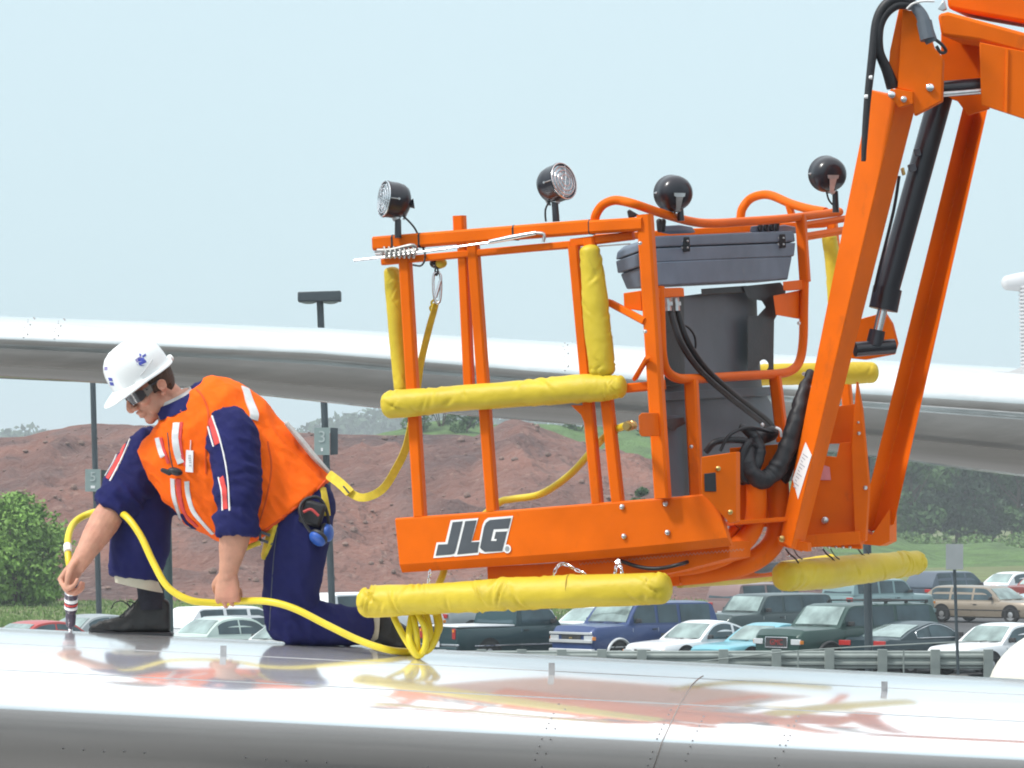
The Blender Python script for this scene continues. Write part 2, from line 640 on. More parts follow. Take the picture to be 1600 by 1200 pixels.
# the lot's far edge runs back to the right
sheet('parking_lot', [(-80, 105), (80, 105), (80, 256), (18, 246), (10, 200), (-4, 160), (-80, 148)], 0.004, M['asphalt'])
sheet('road', [(4, 316), (240, 322), (240, 334), (4, 328)], 0.004, M['road'])
mb = MB()
for k in range(26):
    x = -20 + k * 2.75
    p = Vector((x, 121 - .53 * (x - 2), 0.008))
    q = p + Vector((0.743, 0.669, 0)) * 4.8
    s = Vector((0.669, -0.743, 0)) * 0.05
    mb.add([p - s, p + s, q + s, q - s], [(0, 1, 2, 3)])
mk = mb.build('lot_markings', M['white'], None, 0)
struct(mk)

RIDGE = [(-700, 700), (-300, 692), (0, 681), (40, 678), (80, 672), (110, 664), (150, 660), (200, 663), (300, 668), (420, 672), (480, 674), (560, 677),
         (640, 676), (740, 684), (765, 672), (785, 660), (805, 656), (830, 660), (860, 674), (900, 690), (940, 704), (1015, 722), (1080, 745), (1180, 800), (1300, 880), (1400, 930)]

def hill_h(x, y):
    d0, d1 = 202.0, 261.0
    px = 800 + F * x / max(y, 1)
    pxr = 800 + F * x / d1
    zr = P(pxr, interp(pxr, RIDGE), d1).z
    zr = max(0.0, zr)
    t = (y - d0 + 3.0 * noise.noise(Vector((x * 0.08, 3.1, 0)))) / (d1 - d0)
    if t <= 0:
        return -0.4
    q = noise.fractal(Vector((x * 0.14, y * 0.14, 0.3)), 1.0, 2.0, 5)
    ridged = abs(noise.noise(Vector((x * 0.35, y * 0.12, 5)))) * 1.25
    fine = noise.fractal(Vector((x * 0.9, y * 0.9, 2.0)), 0.9, 2.0, 3)
    if t < 1:
        s = 0.30 * min(1, t * 3.2) + 0.70 * (t * t * (3 - 2 * t))
        h = zr * s
        env = min(1, t * 5) * min(1, (1 - t) * 4 + 0.10) * min(1, zr / 3)
        return h + (q * 0.8 + fine * 0.22 - ridged) * env - 0.05
    tb = (y - d1) / 66
    return max(-0.4, zr - 0.05 + q * 0.10 + fine * 0.05 - tb * 5)

xs = [-70 + i * 0.48 for i in range(212)]
ys = [201 + i * 0.62 for i in range(126)]
hill = grid_mesh(xs, ys, hill_h).build('dirt_hill', M['earth'], None, 70)
struct(hill)

# loose stones on the bank
mb = MB()
for i in range(800):
    x = rnd.uniform(-30, 8)
    y = 203 + 55 * rnd.random() ** 1.3
    h = hill_h(x, y)
    if h < 0.05:
        continue
    r = 0.06 + 0.19 * rnd.random() ** 4
    mb.ell((x, y, h + r * 0.3), (r * rnd.uniform(.8, 1.3), r, r * rnd.uniform(.5, .9)), Matrix.Rotation(rnd.random() * 6, 3, 'Z'), 6, 4)
M['stone'] = mat('stone', (0.21, 0.14, 0.118), 0.95, var=0.3, vscale=1.5)
struct(mb.build('stones', M['stone'], None, 20), 'stuff')

GRIDGE = [(300, 720), (520, 700), (600, 676), (650, 662), (700, 656), (760, 662), (850, 662), (900, 666), (960, 668), (1020, 674), (1100, 700), (1250, 760), (1400, 850)]

def ghill_h(x, y):
    d0, d1 = 291.0, 367.0
    pxr = 800 + F * x / d1
    zr = max(0.0, P(pxr, interp(pxr, GRIDGE), d1).z)
    t = (y - d0) / (d1 - d0)
    if t <= 0:
        return -0.3
    q = noise.fractal(Vector((x * 0.2, y * 0.2, 8)), 1.0, 2.0, 4)
    if t < 1:
        return zr * (t * t * (3 - 2 * t)) + q * 0.35 * min(1, t * 4) - 0.1
    return max(-0.3, zr + q * 0.3 - (y - d1) * 0.1)
M['weeds'] = mat('green_bank', (0.075, 0.14, 0.035), 0.95, var=0.35, vscale=0.5, detail=9, bump=1.0, bscale=2.5, bdist=0.4)
struct(grid_mesh([-34 + i * 1.1 for i in range(70)], [291 + i * 1.9 for i in range(80)], ghill_h).build('grass_hill', M['weeds'], None, 70))

# ================================================================== vegetation
def leaf_mat(name, c, var=0.35):
    m = mat(name, c, 0.7, var=var, vscale=0.8, detail=5)
    b = m.node_tree.nodes['Principled BSDF']
    b.inputs['Subsurface Weight'].default_value = 0.0
    return m
M['leaf_dark'] = leaf_mat('dark_leaves', (0.036, 0.082, 0.034))
M['leaf_mid'] = leaf_mat('mid_leaves', (0.050, 0.115, 0.030))
M['leaf_bright'] = leaf_mat('bright_leaves', (0.15, 0.28, 0.045))
M['leaf_low'] = leaf_mat('low_leaves', (0.095, 0.175, 0.045))
M['bark'] = mat('bark', (0.10, 0.075, 0.055), 0.9, var=0.3, vscale=3)

def crown_mesh(name, seed, H, R, n, leaf, base=0.22, lobes=26, shape=1.0):
    """leaf clumps spread through a crown's volume"""
    r = np.random.default_rng(seed)
    C = []
    for i in range(lobes):
        z = base + (1 - base) * (r.random() ** 0.85)
        f = math.sin(math.pi * min(1, (z - base) / (1 - base) * 0.80 + 0.20)) ** shape
        a = r.random() * 6.283
        q = R * f * 0.80 * math.sqrt(r.random())
        C.append((q * math.cos(a), q * math.sin(a), z * H, R * (0.20 + 0.22 * r.random())))
    C = np.array(C)
    idx = r.integers(0, lobes, n)
    dirs = r.normal(size=(n, 3))
    dirs /= np.linalg.norm(dirs, axis=1)[:, None]
    rad = C[idx, 3] * (0.55 + 0.5 * r.random(n) ** 0.6)
    p = C[idx, :3] + dirs * rad[:, None] * np.array([1, 1, 0.85])
    p[:, 2] = np.clip(p[:, 2], 0.03 * H, None)
    nrm = dirs + r.normal(size=(n, 3)) * 0.7
    nrm /= np.linalg.norm(nrm, axis=1)[:, None]
    a = np.cross(nrm, r.normal(size=(n, 3)))
    a /= np.linalg.norm(a, axis=1)[:, None]
    b = np.cross(nrm, a)
    s = leaf * (0.6 + 0.8 * r.random(n))[:, None]
    V = np.stack([p - a * s, p - b * s * 0.45, p + a * s, p + b * s * 0.45], 1).reshape(-1, 3)
    me = bpy.data.meshes.new(name)
    me.from_pydata(V.tolist(), [], (np.arange(n * 4).reshape(-1, 4)).tolist())
    me.update()
    return me

def trunk_mesh(name, seed, H, R, r0):
    r = random.Random(seed)
    mb = MB()
    mb.tube([(0, 0, -0.2), (r.uniform(-.1, .1), 0, H * 0.3), (r.uniform(-.2, .2), r.uniform(-.2, .2), H * 0.6), (0, 0, H * 0.85)], [r0, r0 * .8, r0 * .5, r0 * .15], 8, 3)
    for i in range(7):
        a = r.random() * 6.28
        z = H * r.uniform(.25, .6)
        mb.tube([(0, 0, z), (math.cos(a) * R * .35, math.sin(a) * R * .35, z + H * .12), (math.cos(a) * R * .7, math.sin(a) * R * .7, z + H * .25)], [r0 * .4, r0 * .25, r0 * .08], 6, 2)
    return mb.mesh(name)

TV = []
for k, (H, R, sd, lm) in enumerate(((13.0, 3.6, 11, 'leaf_dark'), (12.0, 4.2, 12, 'leaf_mid'), (10.5, 3.2, 13, 'leaf_dark'))):
    c = crown_mesh('crown', sd, H, R, 5200, 0.30, 0.06, 40, 0.55)
    t = trunk_mesh('trunk', sd, H, R, 0.24)
    c.materials.append(M[lm])
    t.materials.append(M['bark'])
    TV.append((c, t, H))

def tree(name, label, loc, v, s, rz, group=None):
    c, t, H = TV[v]
    o = thing(name, label, 'tree', loc, group)
    o.scale = (s, s, s)
    o.rotation_euler = (0, 0, rz)
    for nm, me in (('crown', c), ('trunk', t)):
        q = bpy.data.objects.new(nm, me)
        COL.objects.link(q)
        q.parent = o
    return o

k = 0
for row, d in enumerate((457, 478, 500)):
    for i in range(9 if row < 2 else 8):
        px = 1235 + i * 50 + rnd.uniform(-14, 14) + row * 22
        b = P(px, 800, d + rnd.uniform(-5, 5))
        s = rnd.uniform(.95, 1.35)
        tree('forest_tree', 'leafy tree of the dark wood behind the grass, right of the orange lift', (b.x, b.y, 0), (i + row) % 3, s, rnd.random() * 6, 'trees of the wood on the right')

def bush(name, label, px, pyb, d, H, R, n, leaf, mk, z=0.0, cat='bush', lobes=40, group=None, shape=0.6, seed=3):
    b = P(px, pyb, d)
    o = thing(name, label, cat, (b.x, b.y, z), group)
    me = crown_mesh('foliage', seed, H, R, n, leaf, 0.05, lobes, shape)
    q = link('foliage', me, M[mk])
    q.parent = o
    mb = MB()
    r = random.Random(seed)
    for i in range(6):
        a = r.random() * 6.28
        mb.tube([(0, 0, -0.3), (math.cos(a) * R * .3, math.sin(a) * R * .3, H * .4), (math.cos(a) * R * .55, math.sin(a) * R * .55, H * .75)], [.06, .04, .015], 6, 2)
    q = mb.build('stem', M['bark'])
    q.parent = o
    return o

bush('bush', 'big round bright green bush at the foot of the red dirt bank', 24, 940, 192, 4.55, 2.6, 24000, 0.12, 'leaf_bright', 0, seed=5, lobes=90)
hx = P(1004, 790, 228)
bush('small_bush', 'small dark green bush low on the dirt bank beside the lift control box', 1004, 790, 228, 1.9, 0.85, 1500, 0.12, 'leaf_mid', max(0, hill_h(hx.x, hx.y)) - 0.1, seed=8, lobes=14)
for i, (px, d, H) in enumerate(((655, 354, 2.4), (690, 358, 2.9), (725, 354, 2.3), (905, 358, 2.0), (965, 363, 2.4), (1015, 358, 2.3))):
    q = P(px, 700, d)
    lab = ('leftmost shrub on the green hill, just right of the left corner post', 'middle shrub on the green hill between the left basket posts', 'shrub on the green hill just left of the double basket post',
           'shrub on the green hill under the far wing, left of the close pair of posts', 'shrub on the green hill just right of the close pair of posts', 'shrub on the green hill below the yellow hose fitting')[i]
    bush('hill_shrub', lab, px, 700, d, H, H * .75, 900, 0.16, 'leaf_mid', ghill_h(q.x, q.y) - 0.2, 'shrub', 14, 'shrubs on the green hill', seed=20 + i)

# ground cover along the foot of the wood and far-off wood on the skyline
r = np.random.default_rng(4)
def leaf_stuff(name, pts, leaf, m):
    n = len(pts)
    nrm = r.normal(size=(n, 3)); nrm /= np.linalg.norm(nrm, axis=1)[:, None]
    a = np.cross(nrm, r.normal(size=(n, 3))); a /= np.linalg.norm(a, axis=1)[:, None]
    b = np.cross(nrm, a)
    s = leaf * (0.6 + 0.8 * r.random(n))[:, None]
    V = np.stack([pts - a * s, pts - b * s * .6, pts + a * s, pts + b * s * .6], 1).reshape(-1, 3)
    me = bpy.data.meshes.new(name)
    me.from_pydata(V.tolist(), [], (np.arange(n * 4).reshape(-1, 4)).tolist())
    me.update()
    return struct(link(name, me, m), 'stuff')

C = np.stack([r.uniform(24, 68, 90), r.uniform(392, 448, 90), r.uniform(.2, 1.0, 90), r.uniform(.8, 2.2, 90)], 1)
ix = r.integers(0, 90, 11000)
dv = r.normal(size=(11000, 3)); dv /= np.linalg.norm(dv, axis=1)[:, None]
pts = C[ix, :3] + dv * C[ix, 3][:, None] * np.array([1, 1, .7])
pts[:, 2] = np.abs(pts[:, 2]) * np.clip((pts[:, 1] - 385) / 48, .35, 1)
pts[:, 2] *= .75
leaf_stuff('undergrowth', pts, 0.17, M['leaf_low'])

n = 90000
px = r.uniform(-250, 950, 700)
rx = (px - 800) / F * 1500
hh = 1.66 * np.array([interp(p, [(-250, 15), (0, 16.5), (40, 18.5), (80, 15), (200, 12), (380, 15), (450, 17), (560, 21), (620, 23), (700, 22), (950, 18)]) for p in px]) * r.uniform(.8, 1.05, 700)
ix = r.integers(0, 700, n)
dv = r.normal(size=(n, 3)); dv /= np.linalg.norm(dv, axis=1)[:, None]
pts = np.stack([rx[ix] + dv[:, 0] * 7.5, 1500 + dv[:, 1] * 8 + r.uniform(-15, 15, n), np.abs(hh[ix] - 5 + dv[:, 2] * 5 - (r.random(n) ** 1.5) * 13)], 1)
leaf_stuff('far_wood', pts, 1.35, M['leaf_dark'])

# short grass tufts on the verge
n = 60000
y = 158 + (r.random(n) ** 1.4) * 66
x = (r.uniform(-200, 1700, n) - 800) / F * y
keep = np.array([hill_h(a, b) < 0.05 and not (a > 9 and b < 250) for a, b in zip(x, y)])
x, y = x[keep], y[keep]
n = len(x)
h = 0.05 + 0.16 * r.random(n) ** 2
ang = r.random(n) * 6.28
w = 0.03
V = np.stack([np.stack([x - w * np.cos(ang), y - w * np.sin(ang), np.zeros(n)], 1), np.stack([x + w * np.cos(ang), y + w * np.sin(ang), np.zeros(n)], 1),
              np.stack([x + r.normal(size=n) * .05, y + r.normal(size=n) * .05, h], 1)], 1).reshape(-1, 3)
me = bpy.data.meshes.new('grass')
me.from_pydata(V.tolist(), [], (np.arange(n * 3).reshape(-1, 3)).tolist())
me.update()
M['blade'] = mat('grass_blades', (0.115, 0.20, 0.045), 0.8, var=0.35, vscale=0.3)
struct(link('grass', me, M['blade']), 'stuff')
# ================================================================== the aircraft surface the man kneels on
def metal(name, col, metalness, rough, streak=0.06, bump=0.02):
    m = mat(name, col, rough, metal=metalness, var=streak, vscale=2.2, stretch=(0.5, 3, 3), rvar=0.03, detail=6, bump=bump, bscale=3.0, bdist=0.004)
    return m
M['skin_metal'] = metal('polished_skin', (0.90, 0.905, 0.92), 0.74, 0.13, bump=0.08)
M['far_metal'] = metal('far_polished_skin', (0.80, 0.80, 0.79), 0.68, 0.10, 0.10)
wear(M['skin_metal'], (0.55, 0.55, 0.55), 3.0, 0.55, 0.75, (.25, 3, 3), 0.45)
wear(M['far_metal'], (0.45, 0.45, 0.44), 2.0, 0.52, 0.75, (.15, 3, 3), 0.5)
M['seam'] = mat('dark_seam', (0.30, 0.26, 0.245), 0.6)
M['rivet'] = mat('rivet', (0.27, 0.26, 0.26), 0.5, metal=0.3)
M['lug'] = mat('grey_lug', (0.48, 0.48, 0.49), 0.5, var=0.15, vscale=40)

M['lug_dark'] = mat('worn_lug', (0.32, 0.32, 0.33), 0.6, var=0.2, vscale=40)
DC, WA, WB, WB2 = 16.0, 1.2, 0.235, 0.36        # crest distance, chord to the nose, drop to the nose, underside

def crest_z(x):
    # crest follows the far edge seen in the photograph (tangent a little behind the crest)
    px = 800 + F * x / 16.2
    return P(px, 983 + 0.0505 * px, 16.2).z + 0.012

def wing_z(x, d):
    s = DC - d
    zc = crest_z(x)
    if s >= 0:
        return zc - WB * (1 - math.sqrt(max(0.0, 1 - (s / WA) ** 2)))
    t = -s
    return zc - 0.02 * t - 0.03 * t * t

def surf(px, py):
    """point on the wing's upper face seen at a pixel"""
    d = DC - WA + 0.002
    while d < 16.6:
        q = P(px, py, d)
        if q.z <= wing_z(q.x, d):
            return Vector((q.x, d, wing_z(q.x, d)))
        d += 0.003
    q = P(px, py, 16.2)
    return Vector((q.x, 16.2, wing_z(q.x, 16.2)))
    return P(px, py, DC - WA)

prof = [(17.9, None)]
xs = [-4.2 + 0.3 * i for i in range(29)]
rings = []
for x in xs:
    zc = crest_z(x)
    R = []
    for i in range(10):
        t = 1.9 * (1 - i / 10)
        R.append(Vector((x, DC + t, wing_z(x, DC + t))))
    for i in range(33):
        a = math.pi / 2 * i / 32
        R.append(Vector((x, DC - WA * math.sin(a), zc - WB * (1 - math.cos(a)))))
    for i in range(1, 21):
        a = math.pi / 2 * i / 20
        R.append(Vector((x, DC - WA * math.cos(a), zc - WB - WB2 * math.sin(a))))
    R.append(Vector((x, DC + 1.9, wing_z(x, DC + 1.9) - 0.05)))
    rings.append(R)
p0 = Vector((0, 16.0, crest_z(0)))
wing = thing('aircraft_wing', 'polished silver wing in front, its rounded edge carrying the kneeling man', 'aircraft wing', p0)
mb = MB().loft(rings)
skin = mb.build('wing_skin', M['skin_metal'], wing, 40)

def wing_pt(x, s):
    """s: chordwise parameter, 0 crest .. 1 nose .. >1 under the nose"""
    zc = crest_z(x)
    a = math.pi / 2 * s
    if s <= 1:
        p = Vector((x, DC - WA * math.sin(a), zc - WB * (1 - math.cos(a))))
        n = Vector((0, -math.sin(a) * WB, math.cos(a) * WA))
    else:
        a -= math.pi / 2
        p = Vector((x, DC - WA * math.cos(a), zc - WB - WB2 * math.sin(a)))
        n = Vector((0, -math.cos(a) * WB2, -math.sin(a) * WA))
    return p, n.normalized()

def wing_line(mb, x_of_s, s0, s1, w, off, n=40):
    rr = []
    for i in range(n + 1):
        s = lerp(s0, s1, i / n)
        x = x_of_s(s)
        p, nn = wing_pt(x, s)
        sd = Vector((w / 2, 0, 0))
        rr.append([p - sd - nn * 0.003, p - sd + nn * off, p + sd + nn * off, p + sd - nn * 0.003])
    return mb.loft(rr)

# chordwise skin joint and its rivets
X_SEAM = lambda s: lerp(0.725, 0.515, max(0, min(1.25, (s - 0.25) / 0.75)) ** 0.62)
mb = MB()
wing_line(mb, X_SEAM, 0.30, 1.30, 0.0045, 0.0014)
mb.build('skin_joint', M['seam'], wing)
rv = MB().lathe([(-0.002, 0.0038), (0.0012, 0.0036), (0.002, 0.0015)], (0, 0, 0), (0, 0, 1), 8).mesh('rivet')
rv.materials.append(M['rivet'])
def rivet(x, s):
    p, nn = wing_pt(x, s)
    o = bpy.data.objects.new('rivet', rv)
    COL.objects.link(o)
    o.parent = wing
    o.matrix_parent_inverse = root_inv(wing)
    o.location = p
    o.rotation_euler = nn.to_track_quat('Z', 'Y').to_euler()
for k in range(13):
    s = 0.70 + k * 0.045
    for dx in (-0.022, 0.10, 0.42, -0.41, -0.38 if k % 2 else 0.40):
        if (k + int(dx * 100)) % 5:
            rivet(X_SEAM(s) + dx, s)
for k in range(46):
    x = -1.55 + k * 0.07
    if k % 9 not in (5, 6, 7, 8):
        rivet(x, 1.235 + 0.004 * (k % 3))
# spanwise panel joints (fine dark lines)
mb = MB()
for s, w in ((0.34, 0.001), (0.64, 0.001)):
    rr = []
    for i in range(60):
        x = -2.2 + i * 0.075
        p, nn = wing_pt(x, s)
        sd = Vector((0, w / 2 + 0.002, 0))
        rr.append([p - sd - nn * 0.003, p - sd + nn * 0.0009, p + sd + nn * 0.0009, p + sd - nn * 0.003])
    mb.loft(rr)
mb.build('panel_line', M['lug'], wing)
for px, py, h in ((349, 1026, 17), (862, 1055, 19), (1382, 1080, 15)):
    p = surf(px, py)
    q = p + Vector((0, 0, h * pxm(p.y)))
    mb = MB().bar(p - Vector((0, 0, 0.01)), q, 0.022, 0.006, (0, 1, 0.1))
    mb.build('lug', M['lug_dark'], wing)

# ================================================================== the far wing
def fpt(px, a, dd=0.0):
    d = lerp(29.0, 31.0, px / 1600) + dd
    return P(px, 0, d), d
TOP = [(-200, 485), (0, 495), (500, 513), (1000, 541), (1600, 574), (1900, 590)]
NOSE = [(-200, 520), (0, 529), (500, 551), (1000, 593), (1600, 630), (1900, 650)]
BOT = [(-200, 580), (0, 592), (300, 609), (580, 638), (1000, 671), (1420, 716), (1600, 738), (1900, 770)]
rings = []
for px in list(range(-200, 1901, 70)):
    d = lerp(29.0, 31.0, px / 1600)
    zt, zn, zb = P(px, interp(px, TOP), d + .9).z, P(px, interp(px, NOSE), d).z, P(px, interp(px, BOT), d).z
    x = P(px, 600, d).x
    R = []
    for i in range(7):
        t = 2.6 * (1 - i / 7)
        R.append(Vector((x, d + 0.9 + t, zt - 0.015 * t - 0.05 * t * t)))
    for i in range(13):
        a = math.pi / 2 * i / 12
        R.append(Vector((x, d + 0.9 - 0.9 * math.sin(a), zn + (zt - zn) * math.cos(a))))
    yn, yb = interp(px, NOSE), interp(px, BOT)
    lower = [(0.004, 0.06), (0.02, 0.13), (0.075, 0.17), (0.085, 0.20), (0.03, 0.24), (0.045, 0.36), (0.09, 0.50), (0.14, 0.60), (0.20, 0.69), (0.26, 0.705), (0.40, 0.80), (0.62, 0.89), (0.95, 0.96), (1.5, 1.0)]
    for y, h in lower:
        R.append(P(px, lerp(yn, yb, h), d + y))
        R[-1].x = x
    R.append(P(px, yb - 3, d + 3.5))
    R[-1].x = x
    rings.append(R)
fw = thing('far_wing', 'polished silver wing stretching across behind the man and the orange lift', 'aircraft wing', rings[15][6])
MB().loft(rings).build('wing_skin', M['far_metal'], fw, 50)
mb = MB()
for px in (38, 86, 884, 926):
    for i in range(9):
        f = i / 8
        d = lerp(29.0, 31.0, px / 1600)
        zt, zn = P(px, interp(px, TOP), d + .9).z, P(px, interp(px, NOSE), d).z
        a = math.pi / 2 * (0.25 + 0.70 * f)
        x = P(px, 600, d).x + 0.02 * math.sin(i * 2)
        mb.ell((x, d + 0.9 - 0.9 * math.sin(a), zn + (zt - zn) * math.cos(a)), (0.006, 0.006, 0.004), None, 6, 4)
o = mb.build('rivets', M['rivet'], fw)
o['kind'] = 'stuff'

# the cream tail cone at the lower right and the ribbed vent at the right edge
M['cream'] = mat('cream_paint', (0.72, 0.69, 0.60), 0.4, var=0.04, vscale=3, coat=0.2)
c = P(1715, 1085, 20)
prof = []
L, R = 172 * pxm(20), 118 * pxm(20)
for i in range(15):
    a = math.pi / 2 * i / 14
    prof.append((-L * math.cos(a), R * math.sin(a)))
prof += [(0.6, R * 1.05), (1.6, R * 1.1)]
tc_ = thing('tail_cone', 'smooth cream rounded cone end at the right edge above the silver wing', 'tail cone', c)
MB().lathe(prof, c, (1, 0, 0), 40).build('cone', M['cream'], tc_)
c2 = c + Vector((0.35, 0, 0))
MB().lathe([(0.0, R * 1.046), (0.012, R * 1.052)], c2 , (1, 0, 0), 40).build('joint_band', M['lug'], tc_)
M['vent'] = mat('pale_grey_vent', (0.50, 0.51, 0.53), 0.5, var=0.08, vscale=4)
dv_ = 33.0
vt = thing('vent_pillar', 'pale grey ribbed pillar with rounded overhanging cap at the right edge', 'pillar', P(1610, 575, dv_))
mb = MB()
s = pxm(dv_)
a, b = P(1575, 442, dv_), P(1660, 436, dv_)
mb.tube([a, lerp(a, b, .35), b], [12 * s, 16 * s, 17 * s], 20, 3, dome=True)
mb.build('cap', M['vent'], vt)
mb = MB()
z0, z1 = P(1620, 600, dv_).z, P(1620, 452, dv_).z
n = 26
pr = []
x0 = 1594
for i in range(n):
    t = i / (n - 1)
    c = P(lerp(1628, 1624, t), 600, dv_)
    z = lerp(z0, z1, t)
    r0 = (30 + 3 * t) * s
    for dz, q in ((0, .93), (.25, .93), (.32, 1.0), (.85, 1.0), (.95, .93)):
        pr.append((z + dz * (z1 - z0) / n - z0, r0 * q))
MB().lathe(pr, Vector((P(1625, 600, dv_).x, dv_, z0)), (0, 0, 1), 30).build('ribbed_shaft', M['vent'], vt)
# ================================================================== the orange boom lift
def dE(px, py):
    u = px - 0.092 * (py - 380)
    return 15.52 - 0.42 * (u - 600) / 410
def dS(px, py):
    u = px - 0.092 * (py - 380)
    return 15.10 + 1.45 * (u - 1010) / 300
def E(px, py, o=0.0):
    return P(px, py, dE(px, py) + o)
def Sd(px, py, o=0.0):
    return P(px, py, dS(px, py) + o)
OR = M['orange']
lift = thing('boom_lift', 'orange boom lift with yellow padded basket, grey control box and four lamps', 'boom lift', E(850, 870, .4))
YH = Vector((0.42, 0.9, 0))      # into the basket

def bar(name, a, b, wpx, dep=0.045, m=OR, par=lift, up=None):
    """box section bar; wpx its width in photograph pixels, dep its depth away from the camera"""
    w = wpx * pxm((a.y + b.y) / 2)
    t = (b - a).normalized()
    mb = MB()
    n = Vector((0.35, 1, 0)) if up is None else Vector(up)
    mb.bar(a, b, w, dep, n - t * n.dot(t), 0.16)
    return mb.build(name, m, par, 38)

# --- top rails of the end
bar('top_rail', E(586, 381), E(927, 354), 22, 0.05)
bar('top_rail', E(925, 355, -.004), E(1006, 350, -.004), 21, 0.052)
bar('mid_rail', E(598, 409), E(893, 382), 11, 0.03)
bar('mid_rail', E(893, 380), E(990, 368, .03), 13, 0.035)
# dark tape rings round the top rail
for px, py in ((617, 379), (659, 376), (806, 364), (925, 355)):
    a, b = E(px - 1.5, py), E(px + 1.5, py - .2)
    w = 23.5 * pxm(a.y)
    MB().bar(a, b, w, 0.054, (0.35, 1, 0), .16).build('tape_ring', M['black'], lift)
# --- end posts
bar('post', E(633, 400), E(657, 807), 18, 0.045)
bar('post', E(718, 337, .06), E(719, 362, .06), 18, 0.045)
bar('post', E(723, 376, .01), E(735, 640, .01), 15, 0.04)
bar('post', E(739, 376), E(770, 798), 17, 0.045)
bar('post', E(897, 384), E(934, 786), 16, 0.045)
bar('post', E(921, 372), E(966, 785), 18, 0.045)
bar('post', Sd(1008, 336), Sd(1036, 779), 23, 0.055)
bar('gusset', E(953, 473, .06), Sd(1009, 503, .03), 11, 0.03)
bar('gusset', E(992, 592, .02), Sd(1012, 558, .0), 6, 0.02)
bar('cross_bar', E(975, 607), Sd(1040, 601), 14, 0.04)
mb = MB().prism([E(892, 633, -.026), E(914, 633, -.026), E(916, 668, -.026), E(908, 648, -.026)], (0, .012, 0))
mb.build('bracket', OR, lift, 30, .002)
mb = MB().prism([Sd(998, 650, -.035), Sd(1003, 645, -.035), Sd(1034, 645, -.035), Sd(1036, 681, -.035), Sd(1003, 682, -.035), Sd(999, 677, -.035)], (0, .012, 0))
mb.build('hose_bracket', OR, lift, 30, .002)

# --- kick plate with the big letters
def kz(px, a):
    return E(px, a)
top = [(617, 812), (700, 806), (800, 799), (896, 791), (1000, 783), (1062, 778), (1117, 772)]
bot = [(624, 882), (700, 877), (800, 870), (896, 863), (1000, 854), (1062, 848), (1137, 840)]
rings = []
for (tx, ty), (bx, by) in zip(top, bot):
    f = E
    a, b = f(tx, ty, -.03), f(bx, by, -.03)
    lip = b + (a - b).normalized() * -0.030 + Vector((0.3, 0.9, 0)) * 0.02
    back = Vector((0.012, 0.03, 0))
    hk = Vector((0.004, 0.010, 0.006))
    rings.append([a + back, a + hk, a, lerp(a, b, .04), lerp(a, b, .96), b, lip, lip + back, b + back])
kick = MB().loft(rings, True, True).build('kick_plate', OR, lift, 30, .0015)

# letters
def zl(q):           # from the enlarged view of the letters to photograph pixels
    return (670 + q[0] * 140 / 1600, 795 + q[1] * 140 / 1600)
OUT1 = [(80, 880), (140, 600), (295, 596), (392, 205), (885, 165), (768, 578), (905, 565), (960, 285), (1000, 205), (1060, 160), (1505, 125), (1345, 765), (1290, 775),
        (1000, 800), (930, 790), (905, 772), (885, 820), (470, 855), (440, 846), (400, 855)]
J = [(122, 838), (165, 640), (335, 632), (425, 240), (605, 222), (480, 740), (455, 800), (400, 815)]
Lt = [(505, 815), (650, 222), (855, 205), (755, 595), (905, 590), (880, 700), (875, 780)]
G = [(935, 720), (915, 690), (985, 330), (1020, 250), (1090, 200), (1470, 165), (1425, 350), (1160, 365), (1110, 570), (1205, 572), (1215, 540), (1165, 540), (1195, 410),
     (1400, 395), (1310, 755), (1000, 770)]
def plate_poly(name, pts, off, th, m, par, fn=None):
    q = [(fn or E)(*zl(p), -.03) + Vector((0, off, 0)) for p in pts]
    return MB().prism(q, (0, th, 0)).build(name, m, par, 20)
lb = plate_poly('lettering', OUT1, -.0025, .002, M['white'], kick)
for nm, q in (('letter_j', J), ('letter_l', Lt), ('letter_g', G)):
    plate_poly(nm, q, -.0040, .0015, M['decal_dark'], kick)
plate_poly('letter_counter', [(1112, 572), (1160, 372), (1420, 358), (1412, 402), (1195, 412), (1166, 540), (1212, 540), (1204, 574)], -.0044, .0006, M['white'], kick)
ring = [(1400 + 68 * math.cos(a * .4189), 715 + 78 * math.sin(a * .4189)) for a in range(15)]
plate_poly('registered_mark', ring, -.0046, .0012, M['white'], kick)
ring = [(1400 + 40 * math.cos(a * .4189), 715 + 50 * math.sin(a * .4189)) for a in range(15)]
plate_poly('registered_mark', ring, -.0050, .0006, M['steel'], kick)

def bolt(p, r=0.010, par=lift, ax=(0, -1, 0.05), m='steel'):
    MB().lathe([(-.004, r), (.004, r), (.007, r * .75), (.009, r * .3)], p, ax, 10).build('bolt', M[m], par, 30)
for px, py in ((972, 792), (1040, 787), (975, 838), (1043, 832)):
    bolt(E(px, py, -.034), .0095, kick)

